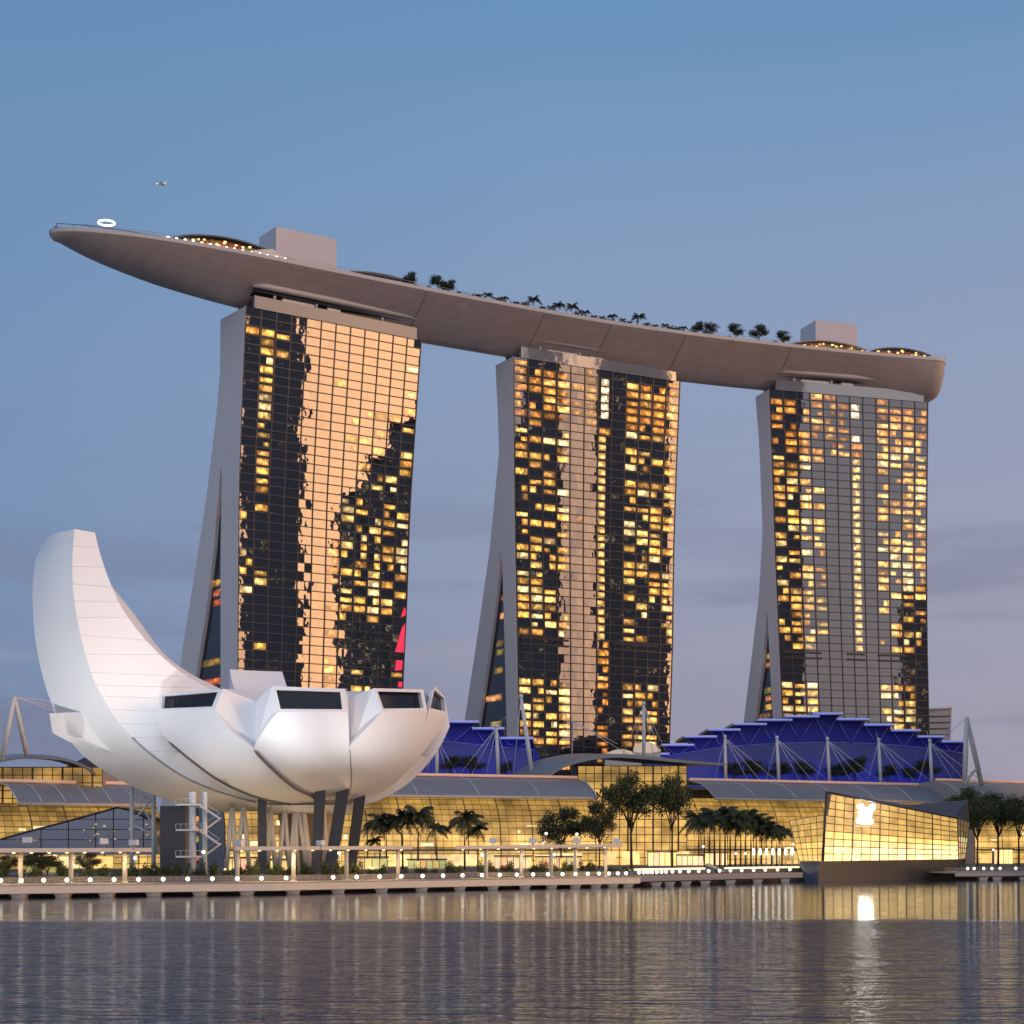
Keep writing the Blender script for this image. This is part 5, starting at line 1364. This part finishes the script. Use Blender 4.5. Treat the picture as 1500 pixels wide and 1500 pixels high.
for px, lab in ((722, 'pale tilted spotlight box at the left end of the canopy before the palms'), (780, 'second pale spotlight box along the canopy before the palms'), (845, 'third pale spotlight box, under the dark round tree on the canopy'), (903, 'flat pale spotlight box at the right tip of the canopy')):
    Yc = WY(px)+12; p = PX(px, Yc, zat(1237, Yc)); r = thing('spotlight_box', lab, 'spotlight', p)
    m = MB(); m.tube([p, p+V(0, 0, .5)], .15, 6); m.build('bracket', M_steel, r)
    m = MB(); m.hexa([p+V(-.9, -.6, .4), p+V(.7, -.6, .2), p+V(.7, .6, .2), p+V(-.9, .6, .4), p+V(-.7, -.6, 1.5), p+V(1.0, -.6, 1.3), p+V(1.0, .6, 1.3), p+V(-.7, .6, 1.5)]); m.build('housing', M_white2, r)

# ------------------------------------------------------------------ ground planting, kiosks, trees
for i, px in enumerate(range(-10, 930, 23)):
    Yc = WY(px)+19+rnd.uniform(0, 4); put('hedge', PX(px+rnd.uniform(-6, 6), Yc, 2.3), 'low dark hedge bush behind the promenade walkway', 'hedge bushes behind the promenade', (rnd.uniform(.7, 1.1), .8, rnd.uniform(1.0, 2.0)))
for px, s in ((55, .62), (128, .55), (70, .5), (10, .5)):
    put('tree_b', PX(px, WY(px)+24, 2.2), 'low dark tree behind the left walkway canopy', 'low trees behind the left canopy', s*.75)
for px, h in ((557, 1.05), (590, 1.12), (612, 1.18), (640, .85), (681, 1.1), (700, .82), (549, .6), (566, .95)):
    put('palm_b' if h < 1 else 'palm_a', PX(px, 440, 2.6), 'tall feathery palm in front of the gold glass right of the museum', 'palms right of the museum', h*1.12)
put('tree_b', PX(822, 452, 2.6), 'wide dark tree with lit gaps before the gold glass left of the round tree', None, (1.02, 1.02, 1.2))
put('tree_b', PX(878, 450, 2.6), 'dense near-black round tree standing before the atrium', None, (.76, .76, 1.32))
put('tree_a', PX(925, 470, 2.6), 'tallest spreading tree before the atrium hall', None, (1.15, 1.15, 1.46))
put('tree_a', PX(985, 476, 2.6), 'tall forked tree with open lower branches right of the tallest tree', None, (.92, .92, 1.46))
for k in range(17):
    put(rnd.choice(('palm_a', 'palm_b')), PX(1024+k*7.6, 520+rnd.uniform(-5, 8), 2.6), 'slender palm in the dense row left of the glass pavilion', 'palm row left of the glass pavilion', rnd.uniform(1.2, 1.45)*(1.0 if k < 13 else .8))
for px, Y, s, lab in ((1412, 560, 1.42, 'pale green leafy tree behind the pavilion roof tip'), (1432, 540, 1.2, 'dark tree just right of the glass pavilion'), (1462, 552, 1.32, 'tall dark tree in the right clump by the gold end wing'), (1492, 545, 1.25, 'dark tree at the right edge of the photo')):
    put('tree_a' if s > 1.1 else 'tree_b', PX(px, Y, 2.6), lab, None, (s*.85, s*.85, s))
put('tree_c', PX(1402, 575, 2.6), 'slim tree right above the pavilion roof facet', None, 1.15)
# low kiosks and shop lights between promenade and mall
for px, Y, w, h, k, lab in ((60, 352, 6, 2.2, .6, 'dim little kiosk behind the left canopy'), (352, 388, 7, 3.0, 1.5, 'bright kiosk under the museum beside the stair'), (412, 392, 9, 2.6, 1.4, 'long bright counter under the museum between dark columns'), (545, 412, 7, 3.0, 1.3, 'glowing kiosk right of the slanted columns'),
                            (625, 425, 9, 2.4, 1.0, 'low glowing kiosk below the palms'), (752, 430, 9, 3.2, 1.5, 'bright kiosk behind the canopy before the gold glass'), (800, 438, 5, 3, 1.6, 'small bright kiosk left of the dark round tree'), (830, 440, 7, 3, 1.3, 'glowing kiosk below the wide dark tree'), (970, 500, 8, 4.2, 2.2, 'very bright white shop front below the tall trees'), (1003, 512, 11, 3.2, 1.8, 'bright white shop front left of the palm row'), (1048, 520, 7, 4.0, 2.0, 'bright white shop front among the palm trunks'), (1470, 570, 6, 5, 2.0, 'bright tall shop front right of the pavilion')):
    p = PX(px, Y, 3.4); r = thing('kiosk', lab, 'kiosk', p)
    m = MB(); m.prism([p+V(-w/2-.3, -1.2, h+.1), p+V(w/2+.3, -1.2, h+.1), p+V(w/2+.3, 3, h+.1), p+V(-w/2-.3, 3, h+.1)], (0, 0, .35)); m.build('roof', M_darkroof, r)
    m = MB(); m.prism([p+V(-w/2, .05, 0), p+V(w/2, .05, 0), p+V(w/2, 2.8, 0), p+V(-w/2, 2.8, 0)], (0, 0, h)); m.build('body', M_far, r)
    m = MB(); n = max(2, int(w/1.5)); k *= .8
    for i in range(n): m.face([p+V(-w/2+w*i/n+.1, 0, .5), p+V(-w/2+w*(i+1)/n-.1, 0, .5), p+V(-w/2+w*(i+1)/n-.1, 0, h-.1), p+V(-w/2+w*i/n+.1, 0, h-.1)], col=tuple(c_*k*rnd.uniform(.7, 1.2) for c_ in (1, .66, .28)))
    m.build('lit_window', M_goldp, r)
# lit quay edge strip under the palms
m = MB(); m.tube([PX(px, WY(px)+22, 3.6) for px in (915, 960, 1000, 1032)], .28, 6); tag(m.build('light_strip', M_glow), 'long warm light strip on the quay wall left of the ramp', 'light strip')
m = MB(); m.tube([PX(px, WY(px)+22, 3.6) for px in (1062, 1100, 1140, 1170)], .28, 6); tag(m.build('light_strip', M_glow), 'long warm light strip on the quay wall beside the pavilion', 'light strip')
m = MB(); a = PX(1037, WY(1037)+18, 0); m.prism([a+V(-1.5, 0, 4.9), a+V(3.5, 0, 2.9), a+V(4.5, 0, 2.9), a+V(.5, 0, 4.9)], (0, 2, 0)); tag(m.build('ramp', M_fascia), 'small pale ramp catching light between the two quay light strips', 'ramp')
# slender lamp columns by the pavilion
lc = None
for k in range(8):
    p = PX(1104+k*9.4, 500, 2.4)
    if lc is None:
        lc = thing('lamp_column', 'slender white lamp column in the row beside the glass pavilion', 'lamp', group='lamp columns beside the pavilion')
        m = MB(); m.tube([(0, 0, 0), (0, 0, 4.6)], .16, 8); m.build('post', M_fascia, lc); m = MB(); m.tube([(0, 0, 4.6), (0, 0, 6.2)], .34, 8); m.build('lamp_head', M_wlight, lc); l = lc
    else: l = copy_tree(lc)
    l.location = p
# globe lamps among the trees
for px, py, Y in ((122, 1262, 345), (198, 1257, 345), (298, 1248, 350), (497, 1250, 360), (800, 1221, 438), (845, 1222, 440), (1030, 1240, 500), (1078, 1250, 505), (1092, 1250, 505), (1162, 1248, 490), (1455, 1245, 540), (706, 1252, 400), (765, 1252, 410), (812, 1252, 415)):
    if 'park' not in PROTO:
        o = thing('garden_lamp', 'round white lamp on a thin pole among the trees and hedges', 'lamp', group='round lamps among the planting')
        m = MB(); m.tube([(0, 0, -4.2), (0, 0, -.4)], .08, 6); m.build('pole', M_steel, o); m = MB(); m.sphere((0, 0, 0), .36, 10); m.build('globe', M_globe, o); PROTO['park'] = o; l = o
    else: l = copy_tree(PROTO['park'])
    l.location = P(px, py, Y)
# low railing along the promenade
for a, b, lab in ((-100, 930, 'thin steel railing along the museum promenade'), (1400, 1560, 'thin steel railing on the quay right of the pavilion')):
    m = MB(); pts = [PX(px, WY(px)+4.5, 0) for px in range(a, b, 9)]
    for z in (3.25, 2.85): m.tube([p+V(0, 0, z) for p in pts], .04, 4)
    for p in pts: m.tube([p+V(0, 0, 2.2), p+V(0, 0, 3.25)], .04, 4)
    tag(m.build('railing', M_steel), lab, 'railing')

# ------------------------------------------------------------------ office towers outside the frame that the hotel glass mirrors
def mirrored(key, px0, px1, ytop, X, label, deep=12, windows=60):
    p0, u, v, Lt = TOW[key]; n = -v; cs = []
    for px in (px0, px1):
        Q = p0+u*line_hit(px, p0, u); rr_ = mirror_ray(Q, n); t = (X-Q.x)/rr_.x; cs.append((Q+rr_*t, Q, t))
    zq = zat(ytop, cs[0][1].y); h = zq+(zq-H)/V(cs[0][1].x, cs[0][1].y).length*cs[0][2]
    a, b = cs[0][0], cs[1][0]
    if a.y > b.y: a, b = b, a
    r = thing('office_tower', label, 'office tower', (X, (a.y+b.y)/2, 3.4))
    m = MB(); m.prism([V(X, a.y, 3.4), V(X+deep, a.y, 3.4), V(X+deep, b.y, 3.4), V(X, b.y, 3.4)], (0, 0, h)); m.build('shaft', M_office, r)
    m = MB(); m.prism([V(X+2, a.y+1, h+3.4), V(X+deep-2, a.y+1, h+3.4), V(X+deep-2, b.y-1, h+3.4), V(X+2, b.y-1, h+3.4)], (0, 0, 4)); m.build('roof_plant', M_dark, r)
    m = MB()
    for _ in range(windows):
        y = rnd.uniform(a.y+.5, b.y-4); z = rnd.randint(2, max(3, int(h/4)-1))*4; k = rnd.uniform(.15, .8)
        m.face([V(X-.1, y, z), V(X-.1, y+3, z), V(X-.1, y+3, z+2), V(X-.1, y, z+2)], col=(k, k*.75, k*.4))
    tag(m.build('lit_windows', M_lit, r), kind='stuff')
mirrored('one', 350, 430, 440, 230, 'tall dark office tower across the bay mirrored in the left part of the first facade', windows=40)
mirrored('one', 494, 530, 745, 232, 'dark mid-rise office block mirrored low in the first facade')
mirrored('one', 530, 566, 690, 234, 'taller dark office block mirrored beside the mid-rise block')
mirrored('one', 566, 617, 640, 236, 'dark office slab mirrored at the right edge of the first facade')
mirrored('two', 768, 812, 500, 180, 'slim dark office tower mirrored left of the copper streak', deep=8, windows=30)
mirrored('two', 873, 964, 540, 198, 'broad dark office tower mirrored right of the copper streak', windows=90)
mirrored('three', 1316, 1362, 880, 330, 'dark office block mirrored at the lower right of the last facade')
